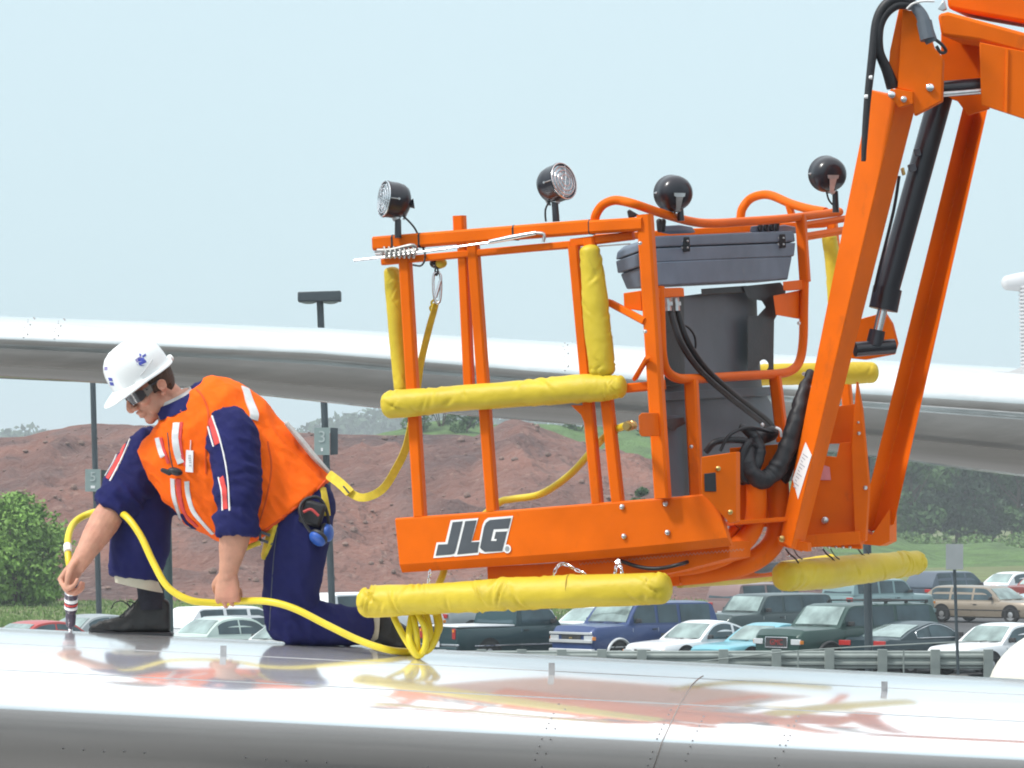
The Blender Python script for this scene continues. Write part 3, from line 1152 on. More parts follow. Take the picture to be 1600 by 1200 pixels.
# --- floor frame below
def multi(name, pts, fn, o, th, m=OR, bev=.002, par=lift):
    return MB().prism([fn(x, y, o) for x, y in pts], (0.35 * th, th, 0)).build(name, m, par, 30, bev)
multi('floor_frame', [(761, 886), (860, 880), (1000, 862), (1140, 846), (1140, 872), (1060, 893), (1000, 904), (762, 908)], E, .05, .25)
bar('floor_beam', E(1052, 907, .25), Sd(1208, 893, .2), 15, .05)
M['mesh_floor'] = mat('expanded_metal', (0.55, 0.30, 0.22), 0.5, metal=0.3, var=0.3, vscale=60)
MB().prism([E(640, 868, .10), Sd(1036, 838, .10), Sd(1290, 826, .2), E(880, 846, 1.3)], (0, 0, -.01)).build('floor_mesh', M['mesh_floor'], lift)
mb = MB()
for i in range(46):
    px = 905 + i * 5.6
    a = E(px, interp(px, [(900, 878), (1160, 855)]) + 2, .035)
    mb.tube([a, a + Vector((.005, 0, -.008)), a + Vector((.012, 0, 0))], .0012, 5)
mb.build('floor_mesh_edge', M['mesh_floor'], lift)

# --- side facing the boom
def tubes(name, pts, r, m=OR, k=6, par=lift, n=12, dome=False):
    return MB().tube(pts, r, n, k, dome=dome).build(name, m, par, 60)
s15 = pxm(15.2)
hump = [E(929, 350, .01), E(931, 336), E(941, 321), E(957, 313.5), E(972, 314), P(995, 320, 15.1), Sd(1033, 333), Sd(1075, 345), Sd(1110, 349), Sd(1165, 346), Sd(1233, 341), Sd(1312, 331)]
tubes('hand_rail', hump, 7.2 * s15)
d3 = 16.75
hump2 = [P(1157, 341, d3 + .2), P(1160, 326, d3 + .2), P(1172, 311, d3 + .2), P(1190, 304.5, d3 + .15), P(1207, 306, d3 + .1), P(1235, 318, d3), P(1262, 326, d3 - .1), P(1290, 331, d3 - .2)]
tubes('hand_rail', hump2, 7.0 * pxm(d3))
bar('side_rail', Sd(1250, 353, .01), Sd(1325, 341, .01), 7, .03)
bar('side_rail', Sd(1252, 371, .01), Sd(1330, 358, .01), 9, .03)
bar('gusset', P(1232, 318, d3), P(1240, 345, d3), 10, .03)
bar('far_post', P(1300, 345, 16.9), P(1338, 790, 16.9), 15, .045)
# far top rail of the basket, seen through gaps
bar('top_rail', E(930, 372, 1.25), P(1290, 350, 16.9), 10, .04)
bar('post', Sd(1251, 336), Sd(1258, 440), 15, .045)
gate = [Sd(1031, 448), Sd(1033, 520), Sd(1035, 556), Sd(1041, 578), Sd(1056, 590), Sd(1080, 592), Sd(1150, 588), Sd(1215, 584), Sd(1238, 578), Sd(1250, 562), Sd(1255, 530), Sd(1256, 480), Sd(1257, 436)]
tubes('gate_frame', gate, 7.6 * s15)
bar('post', Sd(1080, 594), Sd(1089, 774), 20, .045)
bar('post', Sd(1211, 588), Sd(1223, 690), 17, .045)
multi('bracket', [(1026, 450), (1063, 449), (1064, 463), (1027, 465)], Sd, -.02, .04)
multi('bracket', [(1223, 440), (1252, 437), (1254, 452), (1224, 454)], Sd, -.01, .04)
multi('bracket', [(1208, 462), (1254, 452), (1260, 500), (1240, 497), (1212, 492)], Sd, .03, .02)
multi('bracket', [(974, 458), (1001, 454), (1003, 486), (975, 482)], E, .02, .03)
for px, py in ((1000, 380), (1008, 518), (1248, 505), (1080, 698), (1256, 584)):
    bolt(Sd(px, py, -.034), .007, m='steel')
# --- control box
BX = M['box_grey']
def boxring(ys, dl, o=0.0):
    """one level of the box: near right, near left, far left corner (pixels)"""
    (rx, ry), (nx, ny), (lx, ly) = ys
    a, b, c = P(rx, ry, dS(rx, 380) + o), P(nx, ny, 15.14 + o), P(lx, ly, 15.42 + o)
    return [a, b, c, a + (c - b)]
ctl = MB().loft([boxring([(1231, 437), (1028, 447), (979, 452)], 0), boxring([(1238, 400), (1022, 409), (969, 428)], 0)]).build('control_box', BX, lift, 30, .006)
MB().loft([boxring([(1241, 400), (1019, 410), (965, 427)], 0, -.006), boxring([(1243, 379), (1017, 388), (962, 408)], 0, -.006)]).build('box_rim', BX, ctl, 30, .004)
MB().loft([boxring([(1243, 377), (1017, 386), (962, 406)], 0, -.008), boxring([(1241, 364), (1019, 374), (964, 394)], 0, -.006), boxring([(1238, 360), (1024, 369), (974, 385)], 0, .01)]).build('box_lid', BX, ctl, 30, .005)
for px, py in ((1069, 382), (1219, 377)):
    a = Sd(px, py, -.016 if px < 1100 else -.012)
    l = MB().box(a, 18 * s15, .02, 23 * s15, Matrix.Rotation(-.05, 3, 'Y')).build('latch', M['black'], ctl, 30, .003)
    for dx in (-4, 5):
        for dz in (-5.5, 5):
            bolt(a + Vector((dx * s15, -.011, dz * s15)), .0045, l)
for px, w in ((1048, 44), (1190, 40), (1222, 22)):
    q = [Sd(px - w / 2, 364, .12), Sd(px - w / 2 + 3, 352, .12), Sd(px + w / 2 - 8, 350, .12), Sd(px + w / 2, 362, .12)]
    MB().prism(q, (.05, .12, 0)).build('control_cover', BX, lift, 30, .006)
for px in (1030, 1036, 1188, 1197, 1206, 1214):
    p = Sd(px, 351, .10)
    MB().tube([p + Vector((0, 0, -.02)), p + Vector((0, 0, .012))], [.008, .011], 8, dome=True).build('control_knob', M['black'], lift)
MB().prism([E(980, 329, .08), E(984, 327, .08), E(999, 336, .08), E(983, 341, .08)], (0, .05, 0)).build('grip', M['black'], lift, 30, .003)

# --- grey pedestal under the box
PG = M['panel_grey']
multi('pedestal', [(1062, 462), (1110, 456), (1168, 456), (1170, 520), (1176, 600), (1196, 640), (1210, 720), (1200, 760), (1110, 770), (1046, 776), (1040, 700), (1036, 610), (1050, 540)], Sd, .20, .12, PG, .006)
multi('pedestal_leg', [(1036, 648), (1080, 650), (1083, 774), (1048, 776), (1040, 700)], Sd, .10, .03, PG, .003)
multi('pedestal_side', [(1036, 470), (1062, 462), (1064, 600), (1038, 604)], Sd, .14, .05, M['black'], .003)
multi('ledge', [(1037, 612), (1205, 604), (1206, 618), (1037, 626)], Sd, .17, .03, PG, .003)
multi('black_bracket', [(1192, 555)] + [(1207, 582), (1168, 584), (1168, 540)][:0] + [(1207, 555), (1207, 583), (1168, 584), (1168, 555), (1191.5, 555)] + [(1192 + 9 * math.cos(q * math.pi / 8 - math.pi / 2), 571 + 9.5 * math.sin(q * math.pi / 8 - math.pi / 2)) for q in range(17)][::-1], Sd, .10, .015, M['black'], 0)
multi('black_bracket', [(1160, 447), (1218, 441), (1226, 452), (1225, 470), (1208, 500), (1207, 555.6), (1168, 555.6), (1168, 494), (1184, 493), (1196, 480), (1190, 470), (1168, 466)], Sd, .10, .015, M['black'], .002)
multi('black_bracket', [(1095, 451), (1165, 446), (1166, 456), (1096, 461)], Sd, .11, .05, M['black'], .002)
# cables down the pedestal
for k, (o, r) in enumerate(((0, .011), (12, .011))):
    pts = [Sd(1044 + o, 470, .06), Sd(1052 + o, 505, .02), Sd(1066 + o, 540, -.02), Sd(1095 + o, 580, -.04), Sd(1140 + o, 620, -.05), Sd(1185 + o, 655, -.04), Sd(1204 + o * .5, 672, -.02)]
    tubes('cable', pts, r, M['black'])
tubes('cable', [Sd(1062, 505, .05), Sd(1076, 512, .05), Sd(1085, 525, .05), Sd(1087, 540, .06), Sd(1084, 550, .08)], .004, M['black'])
for px in (1041, 1054):
    MB().tube([Sd(px, 462, .05), Sd(px + 2, 486, .05)], [.016, .016], 10).build('cable_gland', M['steel'], lift, 30)
    MB().tube([Sd(px + 1, 472, .05), Sd(px + 1.6, 478, .05)], [.020, .020], 8).build('cable_gland', M['steel'], lift, 30)
multi('black_latch', [(1037, 655), (1064, 652), (1068, 662), (1055, 668), (1050, 674), (1038, 664)], Sd, .03, .03, M['black'], .003)

# --- turning head of the platform: plates and bent tubes
d5 = lambda px, py, o=0: P(px, py, 15.30 + o + (px - 1100) / 300 * .25)
multi('mount_plate', [(1096, 714), (1150, 706), (1150, 815), (1140, 818), (1104, 778), (1096, 772)], d5, -.36, .05)
multi('mount_hole_shade', [(1100, 740), (1118, 738), (1119, 768), (1101, 768)], d5, -.366, .004, M['black'])  # flat black plate laid on top, painting the shade of a hole
multi('mount_plate', [(1140, 700), (1215, 694), (1215, 740), (1228, 780), (1225, 822), (1140, 826)], d5, .05, .03)
bolt(d5(1122, 732, -.365), .009, m='brass'); bolt(d5(1141, 800, -.365), .009, m='brass')
bar('mount_flange', d5(1138, 818, -.03), d5(1222, 812, -.03), 7, .10)
r17 = 16.5 * s15
tubes('bent_tube', [d5(1181, 745, -.02), d5(1182, 790, -.02), d5(1176, 824, -.02), d5(1157, 850, -.02), d5(1125, 870, -.02), d5(1080, 882, .02), d5(1020, 888, .1)], r17)
tubes('bent_tube', [d5(1215, 745, .04), d5(1217, 800, .04), d5(1212, 840, .04), d5(1192, 866, .04), d5(1158, 884, .04), d5(1110, 894, .06), d5(1040, 900, .15)], 17.5 * s15)
tubes('bent_tube', [d5(1150, 822, .0), d5(1135, 842, .02), d5(1105, 862, .04), d5(1065, 872, .06)], 8 * s15)
# fat black hoses in a wrapped sleeve
def sleeve(name, pts, r, seed):
    pts = catmull(pts, 14)
    m = len(pts)
    rr = [interp(i / (m - 1), list(zip([q / (len(r) - 1) for q in range(len(r))], r))) for i in range(m)]
    rr = [q * (1 + .10 * noise.noise(Vector((i * .35, seed, 0)))) for i, q in enumerate(rr)]
    mb = MB().tube(pts, rr, 18, dome=True)
    mb.v = [tuple(Vector(q) + .006 * noise.noise_vector(Vector(q) * 26 + Vector((seed, 0, 0)))) for q in mb.v]
    return mb.build(name, M['black'], lift, 70)
sleeve('hose_bundle', [d5(1266, 584, .02), d5(1256, 612, -.03), d5(1244, 655, -.06), d5(1230, 700, -.06), d5(1212, 735, -.05), d5(1192, 750, -.05), d5(1174, 738, -.05), d5(1168, 710, -.03), d5(1182, 686, .02), d5(1207, 676, .06)],
       [.018, .023, .030, .033, .033, .032, .030, .028, .028, .024], 1)
sleeve('hose_bundle', [d5(1258, 600, .02), d5(1246, 640, .0), d5(1240, 690, .0), d5(1231, 728, .0), d5(1222, 752, .02)], [.018, .025, .028, .026, .020], 5)
sleeve('hose', [d5(1160, 668, .0), d5(1178, 680, -.02), d5(1186, 704, -.03), d5(1178, 736, -.04), d5(1160, 752, .0)], [.016, .020, .022, .020, .014], 9)
tubes('hose', [d5(1206, 676, .0), d5(1170, 668, -.04), d5(1140, 680, -.05), d5(1125, 705, -.04)], .006, M['black'])
tubes('hose', [d5(1103, 706, .0), d5(1120, 690, -.03), d5(1160, 688, -.04), d5(1190, 700, -.03)], .012, M['black'])
tubes('hose', [d5(1180, 700, .02), d5(1172, 690, -.04), d5(1160, 710, -.05), d5(1160, 745, -.04), d5(1172, 752, -.03)], .014, M['black'])
tubes('clip_band', [d5(1212, 668, -.05), d5(1219, 672, -.06), d5(1221, 682, -.05)], .005, M['white'])
bolt(d5(1191, 664, -.05), .008)
tubes('hose', [E(968, 876, .03), E(1000, 886, .02), E(1030, 888, .02), E(1068, 880, .02), Sd(1100, 868, .02)], .007, M['black'])

# --- the jib: two arms, cylinder, head, boom
def quad_arm(name, L, R, Q, dL, dR, dQ, par=lift, bev=.004):
    """box arm from three long edges seen in the photograph (pixel polylines, same count)"""
    rings = []
    for (l, r, q) in zip(L, R, Q):
        a, b, c = P(*l, dL), P(*r, dR), P(*q, dQ)
        back = a + (c - b)
        if dM_in := (dR > dL and dR > dQ):          # middle edge folded inward, shaped to put the left face in shade
            back = (a + c) / 2 + Vector((0, .16, 0))
        rings.append([a, b, c, back])
    return MB().loft(rings).build(name, OR, par, 30, bev)
fL = lambda y: 1361 - .2014 * (y - 135)
fR = lambda y: 1400 - .236 * (y - 163)
fQ = lambda y: 1429 - .255 * (y - 175)
ysl = [140, 300, 480, 660, 845]
jib = quad_arm('jib_arm', [(fL(y), y) for y in ysl], [(fR(y + 12), y + 12) for y in ysl], [(fQ(y + 18), y + 18) for y in ysl], 15.34, 15.28, 15.42)
rL = lambda y: 1503 - .246 * (y - 173)
rM = lambda y: 1524 - .246 * (y - 173)
rQ = lambda y: 1543 - .225 * (y - 173)
ysr = [150, 340, 560, 700, 820]
quad_arm('jib_arm', [(rL(y), y) for y in ysr], [(rM(y + 10), y + 10) for y in ysr], [(rQ(y), y) for y in ysr], 15.70, 15.79, 15.72)
multi('arm_foot', [(1341, 826), (1362, 836), (1390, 795), (1390, 846), (1375, 853), (1345, 850)], lambda x, y, o: P(x, y, 15.72 + o), 0, .10)
# cylinder between
g = lambda x, y, o=0: P(x, y, 15.58 + o)
cyl = MB().tube([g(1470, 150), g(1384, 462)], [19.5 * s15, 19.5 * s15], 24).build('hydraulic_cylinder', M['black_metal'], lift, 40)
MB().tube([g(1387, 450), g(1380, 484)], [23.5 * s15, 23.5 * s15], 24).build('cylinder_collar', M['black_metal'], cyl, 40)
MB().tube([g(1380, 480), g(1369, 528)], [8 * s15, 8 * s15], 16).build('cylinder_rod', M['chrome'], cyl, 40)
MB().tube([g(1336, 546, -.02), g(1397, 541, .02)], [12 * s15, 12 * s15], 18).build('cylinder_pin', M['black_metal'], cyl, 40)
MB().tube([g(1371, 516), g(1366, 540)], [13 * s15, 14 * s15], 14).build('rod_end', M['black_metal'], cyl, 40)
for px, py, w in ((1433, 238, 10), (1425, 262, 12), (1411, 268, 5)):
    MB().box(g(px, py, -.07), w * s15, .03, 12 * s15, Matrix.Rotation(-.25, 3, 'Y')).build('hydraulic_port', M['panel_grey'] if w > 6 else M['brass'], cyl, 30, .003)
MB().tube([g(1405, 275, -.07), g(1396, 330, -.07), g(1374, 420, -.07), g(1366, 456, -.06)], .006, 8, 4).build('hydraulic_pipe', M['black_metal'], cyl)
multi('rod_bracket', [(1338, 500), (1382, 488), (1393, 505), (1401, 536), (1396, 553), (1350, 562), (1330, 560)], g, .09, .03)
# mount plate at the foot
h = lambda x, y, o=0: P(x, y, 15.52 + o)
multi('foot_plate', [(1265, 690), (1290, 692), (1286, 712), (1307, 714), (1312, 692), (1338, 690), (1345, 858), (1255, 852)], h, .06, .03)
multi('foot_plate', [(1270, 640), (1344, 630), (1344, 692), (1268, 694)], h, .10, .03)
multi('foot_edge', [(1256, 836), (1342, 830), (1344, 850), (1256, 856)], h, .0, .06)
multi('foot_rib', [(1338, 596), (1346, 640), (1357, 760), (1352, 845), (1336, 848), (1330, 700)], h, .02, .03)
multi('foot_rib', [(1214, 838), (1232, 842), (1262, 848), (1262, 862), (1240, 858), (1216, 852)], h, -.18, .05)
bolt(h(1289, 813, .05), .013); bolt(h(1342, 677, .02), .007); bolt(h(1352, 762, .015), .008); bolt(h(1341, 660, .02), .005); bolt(h(1222, 842, -.20), .012, m='brass')
for k in range(7):
    bolt(h(1262 + k * 11, 855, .02), .006)
M['pink_print'] = mat('pink_sticker', (0.72, 0.26, 0.28), 0.5, var=0.1, vscale=30)
multi('sticker', [(1280, 724), (1296, 730), (1298, 750), (1277, 750)], h, .055, .003, M['pink_print'], 0)
# white warning sticker on the arm with small printed marks
def armpt(u, v, o=0.0):
    """u across the lit face of the arm, v down it (pixel rows)"""
    a, b = P(fL(v), v, 15.34), P(fR(v + 12), v + 12, 15.28)
    return lerp(a, b, u) + Vector((-.25, -1, 0)) * o
q = [armpt(.50, 688, .004), armpt(1.0 - .04, 700, .004), armpt(.93, 768, .004), armpt(.50, 752, .004), armpt(.22, 735, .004)]
q = [armpt(.38, 686, .004), armpt(.92, 700, .004), armpt(.70, 772, .004), armpt(.06, 748, .004)]
stk = MB().prism(q, (0, .003, 0)).build('sticker', M['white'], lift, 20)
mb = MB()
for i in range(11):
    v = 704 + i * 5.2
    w0, w1 = .38 - .02 * i, .72 - .02 * i
    mb.prism([armpt(w0, v, .0055), armpt(w1 - .1 * (i % 3), v + 1.4, .0055), armpt(w1 - .1 * (i % 3), v + 3.0, .0055), armpt(w0, v + 1.6, .0055)], (0, .001, 0))
mb.build('sticker_print', mat('grey_print', (0.42, 0.42, 0.46), 0.6), stk)
# jib head
j = lambda x, y, o=0: P(x, y, 15.24 + o)
multi('jib_head', [(1410, 14), (1440, 20), (1458, 74), (1473, 92), (1471, 158), (1428, 181), (1424, 143), (1402, 139)], j, 0, .03, OR, .004)
multi('jib_head', [(1404, 14), (1412, 12), (1404, 140), (1386, 134), (1390, 80)], j, .02, .20, OR, .004)
multi('jib_ear', [(1386, 148), (1392, 139), (1402, 139), (1426, 143), (1426, 162), (1404, 168), (1398, 160)], j, -.02, .03)
bolt(j(1393, 148, -.025), .013, m='chrome'); bolt(j(1412, 155, -.025), .011); bolt(j(1453, 137, -.005), .014, m='chrome')
q = lambda x, y, o=0: P(x, y, 15.34 + o)
multi('boom', [(1464, 22), (1480, 18), (1640, 62), (2300, 244), (2300, 314), (1640, 96), (1600, 83), (1530, 64), (1470, 56)], q, -.05, .40, OR, .012)
multi('boom_cover', [(1478, -14), (1500, -20), (1650, -14), (2300, 150), (2300, 225), (1650, 46), (1600, 36), (1520, 22), (1480, 14)], q, .06, .25, OR, .015)
multi('boom_head', [(1530, 66), (1600, 80), (1650, 92), (2300, 290), (2300, 400), (1650, 200), (1600, 186), (1533, 164)], q, -.06, .02, OR, .003)
multi('boom_head', [(1470, 52), (1535, 64), (1545, 170), (1512, 180), (1496, 158), (1470, 150)], q, .22, .02, OR, .003)
bar('boom_rib', q(1574, 78, -.062), q(1572, 176, -.062), 5, .01)
MB().tube([q(1462, 140, .06), q(1540, 134, .06)], [13 * s15, 13 * s15], 18).build('pivot_pin', M['black_metal'], lift, 40)
MB().tube([q(1466, 148, -.02), q(1545, 141, -.02)], [4 * s15, 4 * s15], 12).build('pivot_pin', M['steel'], lift, 40)
# hoses at the head
w = lambda x, y, o=0: P(x, y, 15.22 + o)
tubes('hose', [w(1349, 252), w(1351, 215), w(1356, 150), w(1364, 80), w(1370, 35), w(1382, 10), w(1402, -2), w(1430, 2)], [.008, .011, .013, .016, .018, .019, .02, .02], M['black'])
tubes('hose', [w(1395, 136, .05), w(1386, 110, .03), w(1374, 80, .01), w(1374, 45), w(1384, 22), w(1402, 8), w(1424, 8)], [.024, .02, .017, .016, .016, .017, .018], M['black'])
tubes('hose', [w(1350, 250, .02), w(1353, 180, .02), w(1360, 120, .02), w(1367, 70, .02), w(1374, 30, .02)], .008, M['black'])
tubes('hose', [w(1426, 6, -.03), w(1440, 24, -.04), w(1448, 48, -.05), w(1456, 66, -.05)], [.018, .022, .026, .022], M['panel_grey'])
MB().tube([w(1444, 34, -.05), w(1450, 62, -.06)], [.028, .028], 10).build('hose_coupling', M['panel_grey'], lift, 30)
tubes('hose', [w(1462, 62, -.06), w(1472, 70, -.06), w(1478, 80, -.05), w(1470, 82, -.05), w(1463, 72, -.05)], .006, M['black'])
tubes('cable_tie', [w(1417, 14, -.05), w(1426, 6, -.055), w(1442, 2, -.055), w(1460, 2, -.05)], .004, M['white_cloth'])
multi('cable_clip', [(1465, 14), (1474, 0), (1478, 14), (1472, 17)], w, -.03, .02, M['steel'])
for px, py in ((1361, 121), (1354, 151)):
    bolt(w(px, py, -.01), .008, ax=(-1, 0, 0), m='white')

# --- the work lamps
def work_lamp(c, axis, Rpx, d, stem, lens, label):
    R = Rpx * pxm(d)
    a = Vector(axis).normalized()
    lamp = MB().lathe([(-1.02 * R, .30 * R), (-.98 * R, .55 * R), (-.85 * R, .78 * R), (-.60 * R, .93 * R), (-.25 * R, .99 * R), (.25 * R, 1.0 * R), (.32 * R, 1.03 * R), (.40 * R, 1.02 * R), (.40 * R, .90 * R), (.30 * R, .86 * R)],
                      c, a, 36).build('work_lamp', M['black_metal'], lift, 40)
    lamp['label'] = label
    MB().lathe([(.26 * R, .88 * R), (.34 * R, .86 * R), (.42 * R, .55 * R), (.45 * R, .02 * R)], c, a, 32).build('lens', M['glass_lens'], lamp, 60)
    mb = MB()
    for q, t in ((.98, .42), (.78, .46), (.56, .50), (.32, .53)):
        mb.torus(c + a * t * R, a, q * R, .036 * R, 36, 6)
    u = a.orthogonal().normalized()
    b = a.cross(u)
    for ang in (0.5, 2.07):
        e = u * math.cos(ang) + b * math.sin(ang)
        mb.tube([c + a * .40 * R - e * R, c + a * .53 * R - e * .35 * R, c + a * .53 * R + e * .35 * R, c + a * .40 * R + e * R], .022 * R, 6)
    mb.build('guard', M['chrome'], lamp, 60)
    down = Vector((0, 0, -1))
    down = (down - a * down.dot(a)).normalized()
    side = a.cross(down)
    mb = MB()
    for sgn in (1, -1):
        e = c + side * sgn * 1.02 * R
        MB().tube([e - a * .05 * R, e + a * .38 * R], .03 * R, 6).build('guard_clip', M['steel'], lamp, 30)
        MB().lathe([(-.02 * R, .07 * R), (.05 * R, .06 * R)], e - a * .1 * R, side * sgn, 10).build('screw', M['steel'], lamp, 30)
    e = c - a * .95 * R
    q0 = e - a * .10 * R + down * .10 * R
    q1 = c - a * .80 * R + down * 1.0 * R
    mb.prism([q0 - side * .32 * R - down * .10 * R, q0 + side * .32 * R - down * .10 * R, q0 + side * .30 * R + down * .08 * R, q0 + side * .20 * R + down * .12 * R,
              q1 + side * .10 * R, q1 - side * .10 * R, q0 - side * .20 * R + down * .12 * R, q0 - side * .30 * R + down * .08 * R], -a * .08 * R)
    for q in ((.35, -.4), (-.1, .62)):
        MB().lathe([(-.1 * R, .07 * R), (.04 * R, .06 * R)], e + a * .12 * R + side * q[0] * R - down * abs(q[1]) * R, -a, 8).build('screw', M['steel'], lamp, 30)
    mb.build('bracket', M['steel'], lamp, 30)
    s0, s1 = P(*stem[0], d), P(*stem[1], d)
    top_ = c + down * .9 * R - a * .3 * R
    MB().tube([top_, s0, s1], [.012, .012, .013], 10).build('stem', M['black_metal'], lamp, 40)
    MB().tube([top_ + Vector((0, -.002, .01)), lerp(top_, s0, .75)], [.016, .015], 8).build('stem_joint', M['steel'], lamp, 40)
    return lamp
dl = 15.45
l1 = work_lamp(P(611, 312, dl), (-.90, -.36, .10), 28.5, dl, ((622, 345), (622, 372)), True, 'black lamp facing left, at the far left end of the rail')
MB().tube([P(628, 318, dl), P(640, 319, dl), P(647, 318, dl)], [.011, .012, .019], 12).build('handle', M['black_metal'], l1, 40)
tubes('wire', [P(626, 334, dl), P(641, 348, dl), P(651, 362, dl), P(662, 390, dl), P(664, 404, dl - .03), P(658, 415, dl - .03), P(645, 414, dl - .02)], .0035, M['black'], par=l1)
dl = 15.25
l2 = work_lamp(P(872, 286, dl), (.72, -.62, .22), 29.5, dl, ((867, 318), (869, 346)), True, 'black lamp with ringed bright lens turned to the right')
tubes('wire', [P(860, 312, dl), P(853, 325, dl), P(852, 336, dl), P(853, 346, dl)], .0035, M['black'], par=l2)
dl = 15.30
l3 = work_lamp(P(1052, 302, dl), (-.28, .95, .05), 28.5, dl, ((1063, 326), (1064, 345)), True, 'black lamp seen from behind above the grey control box')
dl = 16.2
l4 = work_lamp(P(1293, 272, dl), (-.22, .96, .12), 28, dl, ((1305, 300), (1306, 332)), True, 'black lamp seen from behind beside the jib arm')
tubes('wire', [P(1291, 298, dl), P(1295, 312, dl), P(1302, 320, dl), P(1306, 316, dl)], .0035, M['black'], par=l4)

# --- the yellow pads
def pad(pts, r, name='bumper_pad', seed=0, wr=1.0, n=44, k=10, label=None):
    src = pts
    pts = catmull(pts, 24) if len(pts) > 2 else [lerp(Vector(pts[0]), Vector(pts[1]), i / 40) for i in range(41)]
    L = sum((pts[i + 1] - pts[i]).length for i in range(len(pts) - 1))
    m = max(60, int(L / .0055))
    pts = [Vector(pts[0]).lerp(pts[0], 0)] + [pts[int(f)].lerp(pts[min(int(f) + 1, len(pts) - 1)], f - int(f)) for f in [i / m * (len(pts) - 1) for i in range(1, m + 1)]]
    m = len(pts)
    rad = [(r if not isinstance(r, list) else interp(i / (m - 1), list(zip([q / (len(r) - 1) for q in range(len(r))], r)))) for i in range(m)]
    rs = random.Random(seed * 13 + 5)
    folds = []
    for _ in range(int(34 * wr * max(.5, L))):
        folds.append((rs.random() * L, rs.uniform(0, 6.28), rs.uniform(.25, .95), rs.uniform(.004, .011), rs.uniform(-.06, .06), rs.uniform(.03, .10)))
    for e_ in (0.02, L - .02):                       # gathered cloth at both ends
        for _ in range(9):
            folds.append((e_ + rs.uniform(-.02, .03), rs.uniform(0, 6.28), rs.uniform(.2, .5), rs.uniform(.004, .008), rs.uniform(-.09, .09), .09))
    ax = (pts[-1] - pts[0]).normalized()
    up = Vector((0, 0, 1)) if abs(ax.z) < .8 else Vector((1, 0, 0))
    u = (up - ax * up.dot(ax)).normalized()
    w_ = ax.cross(u)
    rings = []
    E0 = [(-.62, .25), (-.55, .55), (-.40, .80), (-.18, .955)]
    stations = [(pts[0] + ax * rad[0] * q * .95, rad[0] * f, 0.0) for q, f in [(-.66, .02)] + E0] + [(p, rr_, i / (m - 1) * L) for i, (p, rr_) in enumerate(zip(pts, rad))] + [(pts[-1] - ax * rad[-1] * q * .95, rad[-1] * f, L) for q, f in E0[::-1] + [(-.66, .02)]]
    for p, rr_, t in stations:
        R = []
        for j in range(n):
            a_ = 2 * math.pi * j / n
            dlt = .075 * noise.noise(Vector((t * 7, math.cos(a_) * .8 + seed, math.sin(a_) * .8))) + .020 * noise.noise(Vector((t * 30, math.cos(a_) * 1.8, math.sin(a_) * 1.8 + seed)))
            dlt += .016 * (1 - 2 * abs(noise.noise(Vector((t * 16 + a_ * .8, math.cos(a_) * 1.2, math.sin(a_) * 1.2 - seed)))))
            for (f0, fa, fl, fw, sl, am) in folds:
                dt = abs(t - f0)
                if dt > .09:
                    continue
                da = (a_ - fa + math.pi) % (2 * math.pi) - math.pi
                if abs(da) < fl * 1.8:
                    v = (t - f0 - sl * da) / fw
                    if abs(v) < 3:
                        dlt += wr * 1.5 * am * math.exp(-(da / fl) ** 2) * (-math.exp(-v * v) + .55 * math.exp(-(v - 1.8) ** 2))
            sag = -.05 * max(0, math.sin(-a_ + math.pi / 2)) if False else 0
            R.append(p + (u * math.cos(a_) + w_ * math.sin(a_)) * rr_ * (1 + dlt + sag))
        rings.append(R)
    o = MB().loft(rings).build(name, M['yellow_vinyl'], lift, 80)
    if label:
        o['label'] = label
    return o
s = pxm(15.4)
pad([E(610, 632, -.05), E(760, 619, -.05), E(900, 608, -.05), E(968, 604, -.05)], [22 * s, 20.5 * s, 20 * s, 21 * s, 22 * s, 21 * s, 17 * s], seed=1)
pad([E(612, 424, .045), E(618, 500, .045), E(628, 606, .045)], [12 * s, 13 * s, 12.5 * s], seed=2, wr=.6)
pad([E(922, 392, -.03), E(930, 470, -.03), E(936, 530, -.03), E(941, 578, -.03)], [16 * s, 20 * s, 21 * s, 20 * s], seed=3, wr=.8)
pad([E(574, 941, -.05), E(700, 934, -.05), E(850, 926, -.05), E(1034, 919, -.05)], [25 * s, 24 * s, 25 * s, 25.5 * s, 24 * s], seed=4, wr=1.2)
tie = lambda px, py, r: MB().torus(E(px, py, -.05), (1, -.25, .05), r * s, .003, 28, 6).build('pad_seam', mat('dark_yellow_seam', (0.35, 0.24, .02), .7), lift)
tie(890, 924, 25.2)
p1 = lambda x, y, o=0: P(x, y, 15.35 + (x - 1200) / 250 * .9 + o)
pad([p1(1226, 901), p1(1300, 895), p1(1380, 885), p1(1432, 879)], [23 * s, 25 * s, 24 * s, 21.5 * s, 19.5 * s], seed=5, wr=.8)
pad([E(1062, 908, .9), P(1180, 897, 16.6), P(1300, 880, 16.7)], [11 * s, 15 * s, 15 * s], seed=6, wr=.5)
pad([P(1180, 586, 16.7), P(1290, 584, 16.75), P(1362, 582, 16.8)], 17 * pxm(16.7), seed=7, wr=.5)
pad([P(1296, 372, 16.8), P(1302, 420, 16.8), P(1310, 560, 16.8)], 12 * pxm(16.7), seed=8, wr=.5)
multi('rubber_foot', [(1170, 890), (1182, 882), (1212, 877), (1220, 884), (1200, 894), (1180, 897)], Sd, .0, .10, M['panel_grey'], .006)

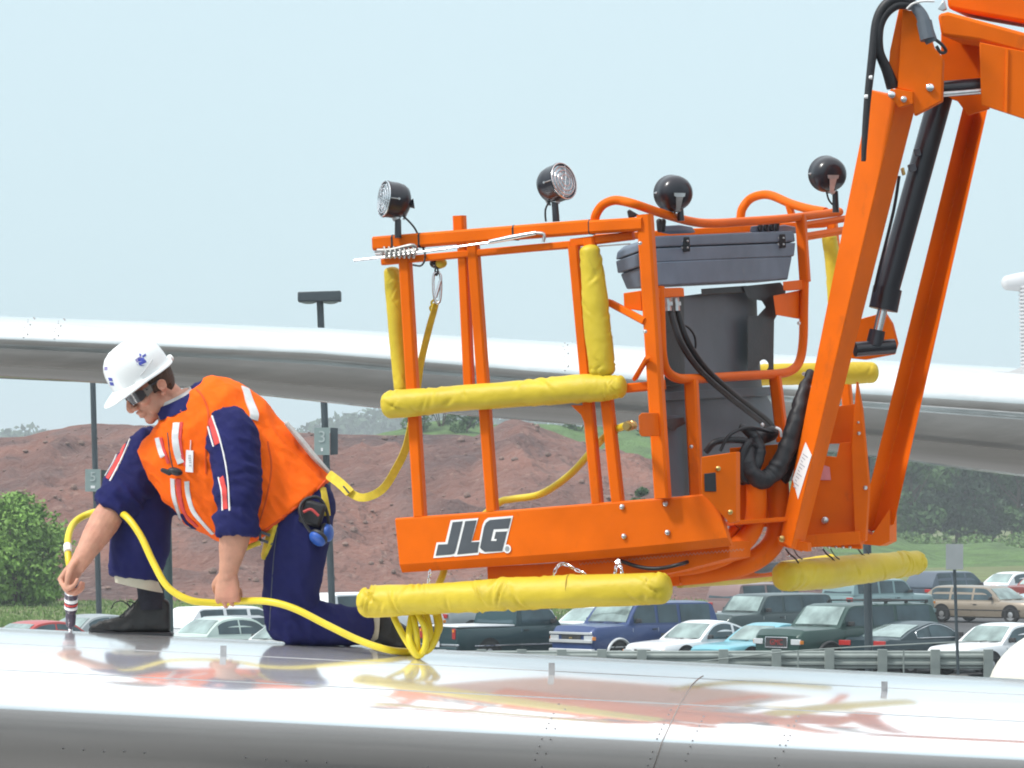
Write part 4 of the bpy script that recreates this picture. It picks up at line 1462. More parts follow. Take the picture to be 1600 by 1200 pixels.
# chains that carry the lower pads
def chain(pts, n, par=lift):
    pts = catmull(pts, 8)
    mb = MB()
    for i in range(n):
        f = (i + .5) / n * (len(pts) - 1)
        k_ = int(f)
        c = pts[k_].lerp(pts[min(k_ + 1, len(pts) - 1)], f - k_)
        t = (pts[min(k_ + 1, len(pts) - 1)] - pts[max(k_ - 1, 0)]).normalized()
        sd_ = t.orthogonal() if i % 2 else t.cross(t.orthogonal())
        sd_.normalize()
        w_, h_ = .006, .012
        loop = [c + t * h_ * math.cos(a) + sd_ * w_ * math.sin(a) for a in [q * math.pi / 5 for q in range(11)]]
        mb.tube(loop, .0022, 5)
    return mb.build('chain', M['chrome'], par, 60)
chain([E(672, 892, -.02), E(669, 915, -.04)], 4)
chain([E(863, 908, -.05), E(868, 890, -.05), E(876, 882, -.04), E(884, 882, -.03), E(900, 890, -.03), E(916, 898, -.03)], 9)
chain([E(966, 874, -.02), E(962, 890, -.04), E(960, 902, -.04)], 4)
chain([E(966, 874, -.02), E(971, 890, -.04), E(972, 902, -.04)], 4)
for a in ((752, 900), (1232, 868)):
    bolt(E(*a, .02) if a[0] < 1000 else d5(*a), .006)
for px in (1232, 1290, 1345):
    tubes('tie_cord', [p1(px - 4, 858, .02), p1(px + 2, 866, -.02), p1(px + 10, 872, -.05), p1(px + 16, 880, -.07)], .003, M['black'])
    tubes('tie_cord', [p1(px + 8, 858, .02), p1(px + 14, 868, -.03), p1(px + 22, 874, -.06)], .002, M['black'])

# steel rod lashed along the rail with its clamp
M['dull_wire'] = mat('dull_wire', (0.42, 0.42, 0.41), 0.5, metal=0.6)
rod = thing('guide_rod', 'thin bright steel rod with turnbuckle lashed along the basket top rail', 'rod', E(700, 390, -.04))
MB().tube([E(553, 407, -.05), E(600, 402, -.05), E(764, 379, -.045), E(790, 374, -.04)], .0048, 8).build('rod', M['chrome'], rod)
MB().tube([E(765, 378, -.045), E(800, 371, -.045), E(838, 364, -.045)], [.008, .010, .008], 10).build('turnbuckle', M['chrome'], rod)
MB().tube([E(838, 364, -.045), E(850, 366, -.04), E(849, 378, -.04)], .006, 8, 4).build('hook', M['steel'], rod)
MB().tube([E(690, 403, .03), E(850, 391, .03), E(985, 381, .03)], .0025, 6).build('wire', M['steel'], rod)
mb = MB()
for i in range(7):
    x = 600 + i * 7.5
    mb.tube([E(x, 386, -.045), E(x + 3, 394, -.06), E(x + 2, 403, -.05), E(x - 2, 397, -.03), E(x, 386, -.045)], .0035, 6, 3)
mb.tube([E(590, 391, -.04), E(612, 390, -.05), E(642, 383, -.05), E(650, 386, -.04)], .006, 8, 3)
mb.tube([E(608, 398, -.04), E(652, 392, -.04)], .013, 8)
mb.build('lashing', M['dull_wire'], rod)
MB().tube([E(588, 393, .0), E(608, 391, .0)], .016, 10).build('clamp', M['steel'], rod)
# ================================================================== the kneeling man
D0 = 16.0
man = thing('person', 'man in white hard hat, orange vest and navy work clothes kneeling on the silver wing', 'person', surf(330, 1004))
mpx = pxm(D0)
def Q(px, py, d=16.0):
    return P(px, py, d)

M['sock'] = mat('dark_sock', (0.018, 0.018, 0.028), 0.95, var=0.2, vscale=60)
M['orange_hem'] = mat('orange_binding', (0.62, 0.075, 0.006), 0.85)
# --- head frame
yaw, pit = math.radians(24), math.radians(32)
Fh = Vector((-math.cos(pit) * math.cos(yaw), -math.cos(pit) * math.sin(yaw), -math.sin(pit)))
Lh = Vector((math.sin(yaw), -math.cos(yaw), 0)).normalized()
Uh = Fh.cross(Lh)
if Uh.z < 0:
    Uh = -Uh
MH = Matrix((Lh, Fh, Uh)).transposed()          # local (left, forward, up) -> world
HC = Q(237, 604, 15.94)
def hd(x, y, z):
    return HC + MH @ Vector((x, y, z))

body = MB()
def he(c, r, rot=None, nu=18, nv=12):
    body.ell(hd(*c), r, MH @ rot if rot else MH, nu, nv)
he((0, -.008, .040), (.072, .086, .080), nu=28, nv=18)
he((0, .022, -.030), (.060, .068, .082), nu=28, nv=18)
he((0, .050, -.085), (.040, .036, .030))
he((0, .068, -.100), (.024, .020, .019))
for s in (1, -1):
    he((s * .044, .004, -.072), (.020, .036, .028))
    he((s * .040, .060, -.022), (.024, .024, .022))
    he((s * .046, .040, -.060), (.018, .032, .030))
    he((s * .015, .100, -.034), (.011, .013, .010))
    # ear: rim, bowl, lobe
    e = hd(s * .076, -.012, -.006)
    body.ell(e, (.0045, .015, .027), MH @ Matrix.Rotation(-.25, 3, 'X'), 14, 10)
    body.torus(e + MH @ Vector((s * .006, 0, .004)), MH @ Vector((1, -.25 * s, 0)), .0185, .0038, 18, 8)
    he((s * .074, -.002, -.034), (.007, .010, .011))
    he((s * .030, .080, .024), (.026, .015, .010))
body.tube([hd(0, .078, .022), hd(0, .100, .000), hd(0, .116, -.026), hd(0, .112, -.036)], [.011, .012, .0145, .011], 12, 4, dome=True)
he((0, .092, -.056), (.023, .012, .0075))
he((0, .089, -.072), (.020, .011, .0085))
he((0, .080, -.064), (.026, .014, .022))
# neck
NB = Q(280, 640, 15.945)
body.tube([hd(0, -.022, -.030), hd(0, -.040, -.085), lerp(hd(0, -.045, -.10), NB, .5), NB + Vector((.03, 0, -.03))], [.056, .056, .060, .075], 20, 4, dome=True)

# --- torso, arms, legs (skin form under the clothes)
def chain_tube(pts, rads, n=18, k=4, ab=(1, 1), up=None):
    body.tube(pts, rads, n, k, ab, up, dome=True)
chain_tube([Q(290, 650), Q(335, 690), Q(390, 735), Q(440, 770), Q(465, 790, 15.98)], [.11, .14, .135, .12, .09])
SL, SR = Q(362, 668, 15.80), Q(240, 688, 16.15)
EL, ER = Q(371, 815, 15.72), Q(178, 792, 16.02)
WL, WR = Q(357, 893, 15.76), Q(126, 876, 15.92)
chain_tube([SL, lerp(SL, EL, .5), EL], [.045, .045, .046])
chain_tube([SR, lerp(SR, ER, .5), ER], [.045, .045, .048])
def forearm(E_, W_, flat):
    pts = [lerp(E_, W_, t) for t in (0, .12, .3, .55, .8, 1, 1.1)]
    chain_tube(pts, [.050, .055, .057, .051, .041, .035, .033], ab=(1, .9), up=flat)
forearm(EL, WL, (1, 0, 0))
forearm(ER, WR, (.8, 0, -.4))

# --- hands
def hand(wrist, X, Y, curl, thumb, grip=1.0, sc=1.0):
    """X along the hand, Y to the thumb side; curl: three bend angles"""
    X = X.normalized()
    Y = (Y - X * Y.dot(X)).normalized()
    Z = X.cross(Y)
    if thumb['flip']:
        Z = -Z                                  # Z = back of the hand
    o = wrist
    pt = lambda a, b, c: o + (X * a + Y * b + Z * c) * sc
    # palm
    rings = []
    for (a, hw, ht, cz, cy) in ((-.015, .027, .020, 0, 0), (.010, .031, .019, 0, 0), (.035, .038, .019, .0, .0), (.060, .042, .018, .001, 0), (.085, .042, .016, .002, 0), (.098, .038, .011, .000, 0)):
        rings.append([pt(a, cy + hw * math.copysign(abs(math.cos(t)) ** .8, math.cos(t)), cz + ht * math.copysign(abs(math.sin(t)) ** .8, math.sin(t))) for t in [2 * math.pi * q / 18 for q in range(18)]])
    body.loft(rings)
    Ls = ((.044, .027, .022), (.049, .031, .023), (.045, .028, .022), (.036, .021, .019))
    for i, L in enumerate(Ls):
        y = .0315 - .0215 * i
        p = pt((.090, .094, .090, .081)[i], y, .002)
        body.ell(p + Z * .002, (.0105, .0105, .0105), None, 10, 8)
        dirx, ang = X.copy(), 0
        pts = [p - X * .03, p]
        for j_, l in enumerate(L):
            ang += curl[j_] * (1 + .04 * i)
            v = X * math.cos(ang) - Z * math.sin(ang) + Y * (.02 * (1.5 - i))
            p = p + v.normalized() * l * sc
            pts.append(p)
        body.tube(pts, [.0095, .0102, .0094, .0086, .0074], 12, 4, dome=True)
    # thumb leaves the side of the palm near its base
    b = pt(.020, .026, -.006)
    t1 = pt(.046, .046, -.018)
    t2 = pt(*thumb['p2'])
    t3 = pt(*thumb['p3'])
    body.tube([pt(.004, .012, -.004), b, t1, t2, t3], [.014, .0165, .0135, .0112, .0088], 12, 4, dome=True)
    return pt
# left hand: fingers close round the hose that runs along X
ptL = hand(WL, Vector((-.05, 0.05, -1)), Vector((-1, .15, 0)), (1.05, 1.35, .9), dict(flip=True, p2=(.072, .046, -.040), p3=(.090, .030, -.050)), sc=1.12)
# right hand: closed on top of the upright tool
ptR = hand(WR, Vector((-.52, -.20, -.80)), Vector((-.35, -.85, .42)), (1.15, 1.25, .8), dict(flip=False, p2=(.080, .046, -.030), p3=(.104, .034, -.038)), sc=1.14)

# legs
HLn, HRn = Q(466, 800, 15.96), Q(440, 788, 16.08)
KL, AL = Q(452, 972, 15.86), Q(585, 979, 15.98)
KR, AR = Q(236, 770, 16.10), Q(235, 935, 16.10)
chain_tube([HLn, lerp(HLn, KL, .5), KL], [.070, .068, .052])
chain_tube([KL, lerp(KL, AL, .4), AL], [.050, .048, .030])
chain_tube([HRn, lerp(HRn, KR, .5), KR], [.085, .075, .055])
chain_tube([KR, lerp(KR, AR, .4), AR], [.050, .048, .030])
chain_tube([Q(237, 950, 16.1), Q(210, 972, 16.1), Q(170, 982, 16.1)], [.026, .022, .012])
chain_tube([Q(590, 980, 15.98), Q(620, 990, 15.98)], [.026, .020])
bm_ = remesh(body, .0036, 3, 'body')
def skin_relief(co, no):
    return .0009 * noise.noise(co * 60)
wrinkle(bm_, skin_relief)
bobj = link('body', bm_, M['skin'], man)
BODY = bvh(bm_)

# --- hair, eyes, glasses
mb = MB()
rings = []
for i in range(11):
    z = -.062 + .012 * i
    R = []
    for q in range(25):
        a = math.radians(-28 + 236 * q / 24) + math.pi       # round the back, ear to ear
        rx, ry = .0755 * math.sqrt(max(.05, 1 - ((z - .03) / .115) ** 2)), .0865 * math.sqrt(max(.05, 1 - ((z - .04) / .12) ** 2))
        R.append(hd(rx * math.cos(a), -.010 + ry * math.sin(a) * (1.0 if math.sin(a) < 0 else .9), z + (.03 if z < -.02 and abs(math.sin(a)) < .5 else 0)))
    rings.append(R)
mb.loft(rings, False, False)
hair = mb.build('hair', M['hair'], man, 70)
sm = hair.modifiers.new('thick', 'SOLIDIFY')
sm.thickness = .006
sm.offset = 0
mb = MB()
for s in (1, -1):
    mb.tube([hd(s * .012, .094, .028), hd(s * .030, .095, .033), hd(s * .048, .080, .027)], [.003, .0045, .0025], 6, 3)
mb.build('eyebrows', M['hair'], man, 60)
M['eye'] = mat('eye_white', (0.75, 0.72, 0.70), 0.2)
for s in (1, -1):
    e = MB().ell(hd(s * .030, .078, .004), (.0125, .0125, .0125), MH, 14, 10).build('eye', M['eye'], man, 60)
    MB().ell(hd(s * .030, .0895, .003), (.0055, .002, .0055), MH, 10, 6).build('iris', M['hair'], e, 60)
gl = []
rings = []
for q in range(25):
    a = math.radians(-72 + 144 * q / 24)
    x, y = .078 * math.sin(a), .025 + .084 * math.cos(a) ** .8 if abs(a) < 1.5 else 0
    hgt = .021 if abs(a) < 1.0 else .021 - .012 * (abs(a) - 1.0) / .3
    dip = .008 * math.exp(-(a / .12) ** 2)
    rings.append([hd(x, y, .006 + hgt), hd(x * .965, y - .003, .006 + hgt), hd(x * .965, y - .003, .006 - hgt + dip), hd(x, y, .006 - hgt + dip)])
gls = MB().loft(rings).build('safety_glasses', M['smoke_glass'], man, 50)
for s in (1, -1):
    MB().bar(hd(s * .077, .050, .014), hd(s * .081, -.012, .020), .008, .003, MH @ Vector((1, 0, 0))).build('temple', M['smoke_glass'], gls, 30)
    MB().prism([hd(s * .0765, .058, .022), hd(s * .079, .026, .022), hd(s * .079, .028, -.002), hd(s * .0755, .058, -.012)], MH @ Vector((s * .0015, 0, 0))).build('side_shield', M['lens_side'], gls, 30)

# --- hard hat
def hh_(x, y, z):
    return hd(x, y, z) + Vector((-.023, -.003, .004))
mb = MB()
rings = []
NH = 56
ZR = .040
for (f, k_) in ((0.0, 1.0), (.10, 1.0), (.25, .998), (.42, .978), (.58, .925), (.72, .835), (.84, .70), (.93, .51), (.98, .29), (1.0, .02)):
    R = []
    for q in range(NH):
        a = 2 * math.pi * q / NH
        x, y = .104 * math.sin(a), .120 * math.cos(a)
        z = ZR + .138 * f
        rid = .0045 * max(0, math.exp(-((x * k_) / .010) ** 2)) * min(1, f * 3)
        rid2 = .0030 * math.exp(-((abs(x * k_) - .034) / .007) ** 2) * min(1, f * 2.2) * (1 if f < .97 else .3)
        R.append(hh_(x * k_, y * k_ - .004 + .006 * f, z + rid + rid2))
    rings.append(R)
rings2 = []
for (w_, dz) in ((0.0, 0.0), (.5, -.003), (1.0, -.008), (1.02, -.012), (.98, -.014), (.3, -.008), (-.02, -.006)):
    R = []
    for q in range(NH):
        a = 2 * math.pi * q / NH
        brim = .006 + .054 * max(0, math.cos(a)) ** 1.6 + .004 * max(0, -math.cos(a))
        R.append(hh_((.104 + brim * w_ * (.8 if math.cos(a) > 0 else 1)) * math.sin(a), (.120 + brim * w_) * math.cos(a) - .004, ZR + dz - .020 * w_ * max(0, math.cos(a)) ** 2))
    rings2.append(R)
rin = []
for (f, k_) in ((0.0, .965), (.42, .91), (.72, .75), (.93, .43), (.985, .02)):
    rin.append([hh_(.104 * math.sin(2 * math.pi * q / NH) * k_, .120 * math.cos(2 * math.pi * q / NH) * k_ - .004, ZR - .006 + .138 * f) for q in range(NH)])
allr = rings[::-1] + rings2[1:] + rin
mb.loft(allr)
hat = mb.build('hard_hat', M['helmet'], man, 60)
HAT = bvh(hat.data)
# rain gutter slot, printed marks and the adjusting knob
mb = MB()
strip(mb, HAT, [(219, 587), (229, 575), (238, 562)], .0022, .0016, 4, .002)
mb.build('slot', M['lug'], hat)
mb = MB()
for (cx, cy, w_, h_) in ((166.5, 592.5, 5.5, 5.0), (173, 592.5, 5.5, 5.0), (168.5, 599, 5.5, 5.0), (175, 599.5, 5.5, 5.0), (172, 586.8, 0, 0)):
    if w_:
        patch(mb, HAT, [(cx - w_ / 2 - 1, cy - h_ / 2), (cx + w_ / 2 - 1, cy - h_ / 2 + .6), (cx + w_ / 2 + .6, cy + h_ / 2 + .4), (cx - w_ / 2 + .6, cy + h_ / 2)], 3, 3, .0008, .0006)
mb.build('emblem', M['blue_print'], hat)
mb = MB()
patch(mb, HAT, [(163.5, 573), (168, 573), (168, 578.5), (163.5, 578.5)], 3, 3, .0008, .0006)
mb.build('emblem', M['purple_print'], hat)
mb = MB()
patch(mb, HAT, [(161, 581), (174, 581.3), (174, 582.3), (161, 582)], 4, 2, .0006, .0005)
mb.build('emblem_line', M['lug'], hat)
mb = MB()
for poly in ([(213, 569), (222, 571.5), (227.5, 570), (222, 572)], [(216, 566.5), (227, 562), (229, 566), (218, 571)], [(215, 560), (224, 559), (227, 563), (216, 565)],
             [(218, 552), (221, 554.5), (219.5, 557), (217.5, 555)], [(222, 556), (227, 552.5), (228.5, 556), (223, 559)]):
    patch(mb, HAT, poly, 4, 4, .0008, .0006)
mb.build('emblem', M['blue_print'], hat)
mb = MB()
patch(mb, HAT, [(211, 562), (220, 556), (222, 561), (214, 567)], 4, 4, .0007, .0005)
mb.build('emblem', M['purple_print'], hat)
MB().lathe([(0, .012), (.012, .014), (.018, .010)], hh_(0, -.128, .034), -Fh + Uh * .2, 14).build('knob', M['helmet'], hat, 40)

# --- shirt: torso, sleeves, collar
sh = MB()
def ring_torso(back, front, k, d=16.0, n=28, slack=1.0):
    b, f = Q(*back, d), Q(*front, d)
    c = (b + f) / 2
    e = (b - f) / 2 * slack
    y = Vector((0, k * slack, 0))
    return [c + e * math.copysign(abs(math.cos(t)) ** .9, math.cos(t)) + y * math.copysign(abs(math.sin(t)) ** .9, math.sin(t)) for t in [2 * math.pi * q / n for q in range(n)]]
TR = [((306, 600), (250, 690), .05), ((318, 594), (230, 690), .08), ((342, 592), (224, 702), .135), ((372, 604), (238, 735), .18), ((412, 634), (262, 775), .185),
      ((455, 680), (296, 812), .185), ((492, 722), (340, 838), .18), ((514, 748), (392, 847), .165)]
sh.loft([ring_torso(b, f, k, 16.0, slack=.93) for b, f, k in TR])
def fold_mesh(me, amp, fr, seed, fine=.0):
    def fn(co, no):
        a = noise.noise(Vector((co.x * fr * 1.0, co.y * fr * .6, co.z * fr * 1.6 + seed)))
        b = noise.noise(Vector(((co.x + co.z) * fr * 2.4, co.y * fr, (co.z - co.x) * fr * .9 + seed)))
        c = noise.noise(Vector(((co.x - co.z) * fr * 1.3, co.y * fr, (co.x + co.z) * fr * 4.0 + seed)))
        return amp * (a * .6 + (1 - abs(b) * 2) * .5 + (.5 - abs(c)) * .55) + fine * noise.noise(co * 70)
    wrinkle(me, fn)
sh.tube([Q(352, 664, 15.88), Q(364, 690, 15.82), Q(370, 740, 15.765), Q(371, 790, 15.735), Q(370, 830, 15.725)], [.082, .096, .086, .076, .069], 26, 4)
sh.tube([Q(364, 822, 15.72), Q(370, 818, 15.72)], [.02, .02], 8)
sh.tube([Q(369, 800, 15.728), Q(370, 836, 15.722)], [.079, .073], 26, dome=False)
sh.tube([Q(252, 694, 16.10), Q(236, 712, 16.12), Q(214, 745, 16.085), Q(190, 780, 16.035), Q(178, 796, 16.02)], [.085, .100, .098, .086, .076], 26, 4)
sh.tube([Q(192, 776, 16.035), Q(175, 800, 16.02)], [.089, .080], 26)
sm_ = remesh(sh, .007, 5, 'shirt')
fold_mesh(sm_, .013, 9.5, 3, .001)
AX1, AX2 = (EL - SL).normalized(), (ER - SR).normalized()
def sleeve_rings(co, no):
    r = 0
    for S_, E_, A_ in ((SL, EL, AX1), (SR, ER, AX2)):
        t = (co - S_).dot(A_)
        q = (co - S_ - A_ * t).length
        if q < .14 and .03 < t < .40:
            ph = t * 115 + 2.6 * noise.noise(Vector((co.x * 14, co.y * 14, co.z * 9))) * 2
            r += .0042 * math.sin(ph) * (0.35 + .65 * abs(noise.noise(Vector((co.x * 9, co.y * 7, co.z * 11 + 4))))) * min(1, (t - .03) * 8)
    return r
wrinkle(sm_, sleeve_rings)
shirt = link('shirt', sm_, M['navy'], man)
SHIRT = bvh(sm_)
# collar (navy outside, grey inside)
def collar(c, ax, r, h0, h1, m, name, seed):
    rings = []
    u = ax.orthogonal().normalized(); v = ax.cross(u)
    return rings
def collar_ring(cx, cy, d, ru, rv, lift_):
    return None
axn = (hd(0, -.04, -.07) - NB).normalized()
u1 = Lh
v1 = axn.cross(u1).normalized()
def band(o, r0, r1, h, th, a0, a1, n=40, lean=0.0):
    R = []
    for q in range(n + 1):
        a = lerp(a0, a1, q / n)
        e = u1 * math.cos(a) + v1 * math.sin(a)
        p = o + e * r0
        t = p + axn * h + e * (r1 - r0)
        R.append([p, p + e * th, t + e * th, t])
    return MB().loft(R)
cb = NB + Vector((.004, 0, .004))
band(cb, .094, .082, .050, .007, math.radians(-75), math.radians(225)).build('collar', M['navy'], shirt, 50)
band(cb + axn * .006, .084, .075, .056, .005, 0, 2 * math.pi * .999).build('inner_collar', M['grey_cloth'], shirt, 50)

# --- vest
vt_ = MB()
VR = [((318, 600), (250, 700), .05), ((324, 590), (222, 694), .085), ((346, 588), (216, 706), .145), ((376, 602), (232, 742), .19), ((414, 631), (258, 782), .195),
      ((457, 677), (292, 818), .20), ((494, 719), (338, 841), .20), ((517, 749), (394, 850), .215)]
vt_.loft([ring_torso(b, f, k, 16.0) for b, f, k in VR])
vm = remesh(vt_, .007, 5, 'vest')
fold_mesh(vm, .0125, 7.0, 9, .0012)
vest = link('vest', vm, M['vest'], man)
VEST = bvh(vm)
strip(MB(), VEST, [(276, 661), (274, 684), (277, 706), (283, 724)], .026).build('reflective_stripe', M['silver_tape'], vest, 60)
strip(MB(), VEST, [(246, 684), (250, 700), (255, 714)], .022).build('reflective_stripe', M['silver_tape'], vest, 60)
strip(MB(), VEST, [(270, 748), (272, 775), (279, 800), (283, 812)], .020).build('reflective_stripe', M['silver_tape'], vest, 60)
strip(MB(), VEST, [(292, 752), (294, 772), (302, 798), (318, 818), (333, 834)], .018).build('reflective_stripe', M['silver_tape'], vest, 60)
strip(MB(), VEST, [(383, 606), (390, 628), (397, 646), (396, 656)], .034).build('reflective_stripe', M['silver_tape'], vest, 60)
strip(MB(), VEST, [(284, 660), (282, 688), (285, 712), (290, 728)], .010).build('red_edging', M['red_cloth'], vest, 60)
strip(MB(), VEST, [(252, 684), (257, 704), (264, 724)], .012).build('red_edging', M['red_cloth'], vest, 60)
strip(MB(), VEST, [(279, 748), (281, 775), (290, 803), (308, 822)], .020).build('red_edging', M['red_cloth'], vest, 60)
mb = MB()
strip(mb, VEST, [(262, 676), (266, 712), (272, 738)], .003, .003)
mb.build('zip', M['decal_dark'], vest, 60)
# navy shows between the front edges at the waist
mb = MB()
strip(mb, VEST, [(283, 803), (292, 817), (304, 826)], .022, .002)
mb.build('front_gap', M['navy'], vest, 60)
mb = MB()
strip(mb, VEST, [(398, 840), (430, 818), (462, 793), (490, 770), (509, 752)], .012, .003)
mb.build('hem', M['orange_hem'], vest, 60)
mb = MB()
strip(mb, VEST, [(300, 600), (318, 622), (326, 650), (322, 690), (322, 740)], .007, .003)
mb.build('seam', M['orange_hem'], vest, 60)
mb = MB()
strip(mb, VEST, [(418, 690), (424, 730), (416, 780), (404, 820)], .006, .002)
mb.build('seam', M['orange_hem'], vest, 60)
# badge with a few printed bars, and the black microphone
mb = MB()
patch(mb, VEST, [(292, 703), (303, 704), (302.5, 738), (291, 737)], 4, 6, .008, .003)
bdg = mb.build('badge', M['white'], vest, 40)
mb = MB()
for i in range(5):
    y = 710 + i * 4
    patch(mb, VEST, [(296.5, y), (300, y + .3), (299.8, y + 2.6), (296.2, y + 2.3)], 2, 2, .0115, .0012)
mb.build('badge_print', M['lug'], bdg, 0)
mb = MB()
strip(mb, VEST, [(298, 688), (298, 703)], .003, .006)
mb.build('badge_cord', M['white_cloth'], vest, 40)
h0, n0 = hit(VEST, 278, 735)
mb = MB()
mb.ell(h0 + n0 * .018, (.028, .020, .015), Matrix.Rotation(.25, 3, 'Y'), 14, 10)
mb.tube([h0 + n0 * .02 + Vector((-.02, 0, -.004)), h0 + n0 * .02 + Vector((-.046, 0, .006))], [.011, .008], 8, dome=True)
rs = random.Random(2)
for i in range(0):
    a, b_ = rs.uniform(0, 6.28), rs.uniform(-1, 1)
    p = h0 + n0 * .018 + Vector((.030 * b_, 0, .017 * math.sin(a)))
    mb.tube([p, p + Vector((rs.uniform(-.022, .012), -.012, rs.uniform(-.012, .014)))], [.004, .0012], 5)
mb.build('microphone', M['black'], vest, 50)

# --- sleeve stripes (red with white edges)
strip(MB(), SHIRT, [(328, 655), (334, 670), (340, 694)], .026, .003).build('sleeve_stripe', M['red_cloth'], shirt, 60)
strip(MB(), SHIRT, [(346, 746), (350, 768), (352, 796)], .024, .003).build('sleeve_stripe', M['red_cloth'], shirt, 60)
strip(MB(), SHIRT, [(203, 676), (193, 700), (183, 722), (168, 748)], .022, .003).build('sleeve_stripe', M['red_cloth'], shirt, 60)
strip(MB(), SHIRT, [(332, 650), (342, 680), (352, 720), (357, 760), (359, 798)], .005, .0045).build('sleeve_piping', M['white_cloth'], shirt, 60)
strip(MB(), SHIRT, [(324, 660), (330, 684), (334, 698)], .005, .0045).build('sleeve_piping', M['white_cloth'], shirt, 60)
strip(MB(), SHIRT, [(342, 746), (347, 770), (348, 798)], .005, .0045).build('sleeve_piping', M['white_cloth'], shirt, 60)
strip(MB(), SHIRT, [(211, 668), (199, 698), (187, 724), (172, 752)], .006, .0045).build('sleeve_piping', M['white_cloth'], shirt, 60)
strip(MB(), SHIRT, [(204, 672), (190, 694), (178, 722), (165, 744)], .005, .0045).build('sleeve_piping', M['white_cloth'], shirt, 60)

# --- trousers
tr = MB()
def hw(px_):
    return px_ * mpx
tr.ell(Q(462, 792, 15.99), (.140, .185, .115), Matrix.Rotation(-.5, 3, 'Y'), 24, 16)
tr.tube([Q(474, 790, 15.925), Q(467, 838, 15.89), Q(459, 900, 15.86), Q(452, 950, 15.86), Q(450, 974, 15.86)], [hw(46), hw(47), hw(44), hw(39), hw(33)], 26, 4, (1, 1.0), (1, 0, 0), dome=True)
tr.tube([Q(446, 974, 15.86), Q(490, 975, 15.88), Q(530, 977, 15.92), Q(568, 977, 15.97)], [hw(33), hw(33), hw(31), hw(29)], 26, 4, (1, 1.1), (0, 0, 1), dome=False)
tr.tube([Q(450, 790, 16.05), Q(380, 776, 16.10), Q(300, 768, 16.12), Q(240, 766, 16.12)], [hw(46), hw(42), hw(38), hw(36)], 26, 4, dome=True)
tr.tube([Q(228, 762, 16.12), Q(224, 800, 16.11), Q(220, 850, 16.10), Q(213, 902, 16.10)], [hw(40), hw(46), hw(46), hw(40)], 26, 4, (1, 1), (1, 0, .1), dome=False)
tm = remesh(tr, .007, 5, 'trousers')
def tr_fold(co, no):
    a = noise.noise(Vector((co.x * 7, co.y * 6, co.z * 4.0 + 5)))
    k = math.exp(-((co - Q(450, 965, 15.86)).length / .16) ** 2) + .9 * math.exp(-((co - Q(470, 790, 15.9)).length / .16) ** 2) + .6 * math.exp(-((co - Q(215, 890, 16.1)).length / .12) ** 2)
    b = 1 - 2 * abs(noise.noise(Vector(((co.x - co.z) * 11, co.y * 6, (co.z + co.x) * 22))))
    c = 1 - 2 * abs(noise.noise(Vector((co.x * 16, co.y * 8, co.z * 5))))
    return .009 * a + .010 * k * b + .005 * c + .001 * noise.noise(co * 70)
wrinkle(tm, tr_fold)
trs = link('trousers', tm, M['navy'], man)
TROUS = bvh(tm)
mb = MB()
strip(mb, TROUS, [(434, 820), (428, 870), (424, 930), (421, 985)], .0035, .0015)
mb.build('side_seam', M['decal_dark'], trs, 60)
# long underwear cuff, socks
rings = []
def skew_ring(c, r, tilt, n=26):
    return [c + Vector((r * math.cos(t), r * math.sin(t), tilt * r * math.cos(t))) for t in [2 * math.pi * q / n for q in range(n)]]
MB().loft([skew_ring(Q(213, 895, 16.1), hw(37), -.22), skew_ring(Q(216, 908, 16.1), hw(38), -.22), skew_ring(Q(218, 918, 16.1), hw(38.5), -.22), skew_ring(Q(219, 918, 16.1), hw(34), -.22), skew_ring(Q(218, 908, 16.1), hw(33), -.22)], True).build('cuff', M['beige_cloth'], man, 50)
MB().tube([Q(562, 977, 15.97), Q(590, 979, 15.98)], [hw(27), hw(24)], 22).build('cuff', M['beige_cloth'], man, 50)
MB().tube([Q(233, 905, 16.1), Q(236, 930, 16.1), Q(237, 952, 16.1)], [hw(21), hw(21), hw(22)], 20, 3).build('sock', M['sock'], man, 60)

# --- shoes
def shoe_rings(st, d, wscale=1.0):
    R = []
    for (px, pt_, pb, hwm) in st:
        a, b = Q(px, pt_, d), Q(px, pb, d)
        c = (a + b) / 2
        hz = (a.z - b.z) / 2
        R.append([c + Vector((0, hwm * wscale * math.copysign(abs(math.cos(t)) ** .7, math.cos(t)) * (1 if math.sin(t) < 0 else .82), hz * math.copysign(abs(math.sin(t)) ** .75, math.sin(t)))) for t in [2 * math.pi * q / 20 for q in range(20)]])
    return R
SHOE_A = [(267, 956, 990, .020), (265, 940, 992, .032), (256, 933, 992, .039), (238, 933, 992, .041), (218, 936, 992, .041), (208, 943, 992, .043), (196, 957, 992, .046), (182, 964, 992, .049), (166, 967, 991, .049), (152, 971, 990, .044), (143, 977, 989, .032), (138, 983, 988, .014)]
dsh = 16.1
sb = MB().loft(shoe_rings(SHOE_A, dsh))
sm2 = remesh(sb, .005, 6, 'shoe')
def shoe_f(co, no):
    return .003 * noise.noise(Vector((co.x * 40, co.y * 22, co.z * 30))) - .0035 * max(0, 1 - abs(noise.noise(Vector((co.x * 22 + co.z * 16, co.y * 6, 3)))) * 9) * (1 if co.x < Q(220, 0, 16.1).x else .3)
wrinkle(sm2, shoe_f)
shoe = link('shoe', sm2, M['shoe'], man)
SHOE = bvh(sm2)
sole = [(140, 985), (144, 990), (160, 995), (190, 998.5), (213, 998.5), (219, 995.5), (234, 995.5), (240, 999), (266, 999), (269, 992), (268, 988), (230, 988), (190, 988), (150, 984)]
MB().prism([Q(x, y, dsh - .05) for x, y in sole], (0, .10, 0)).build('sole', M['black'], shoe, 30, .004)
mb = MB()
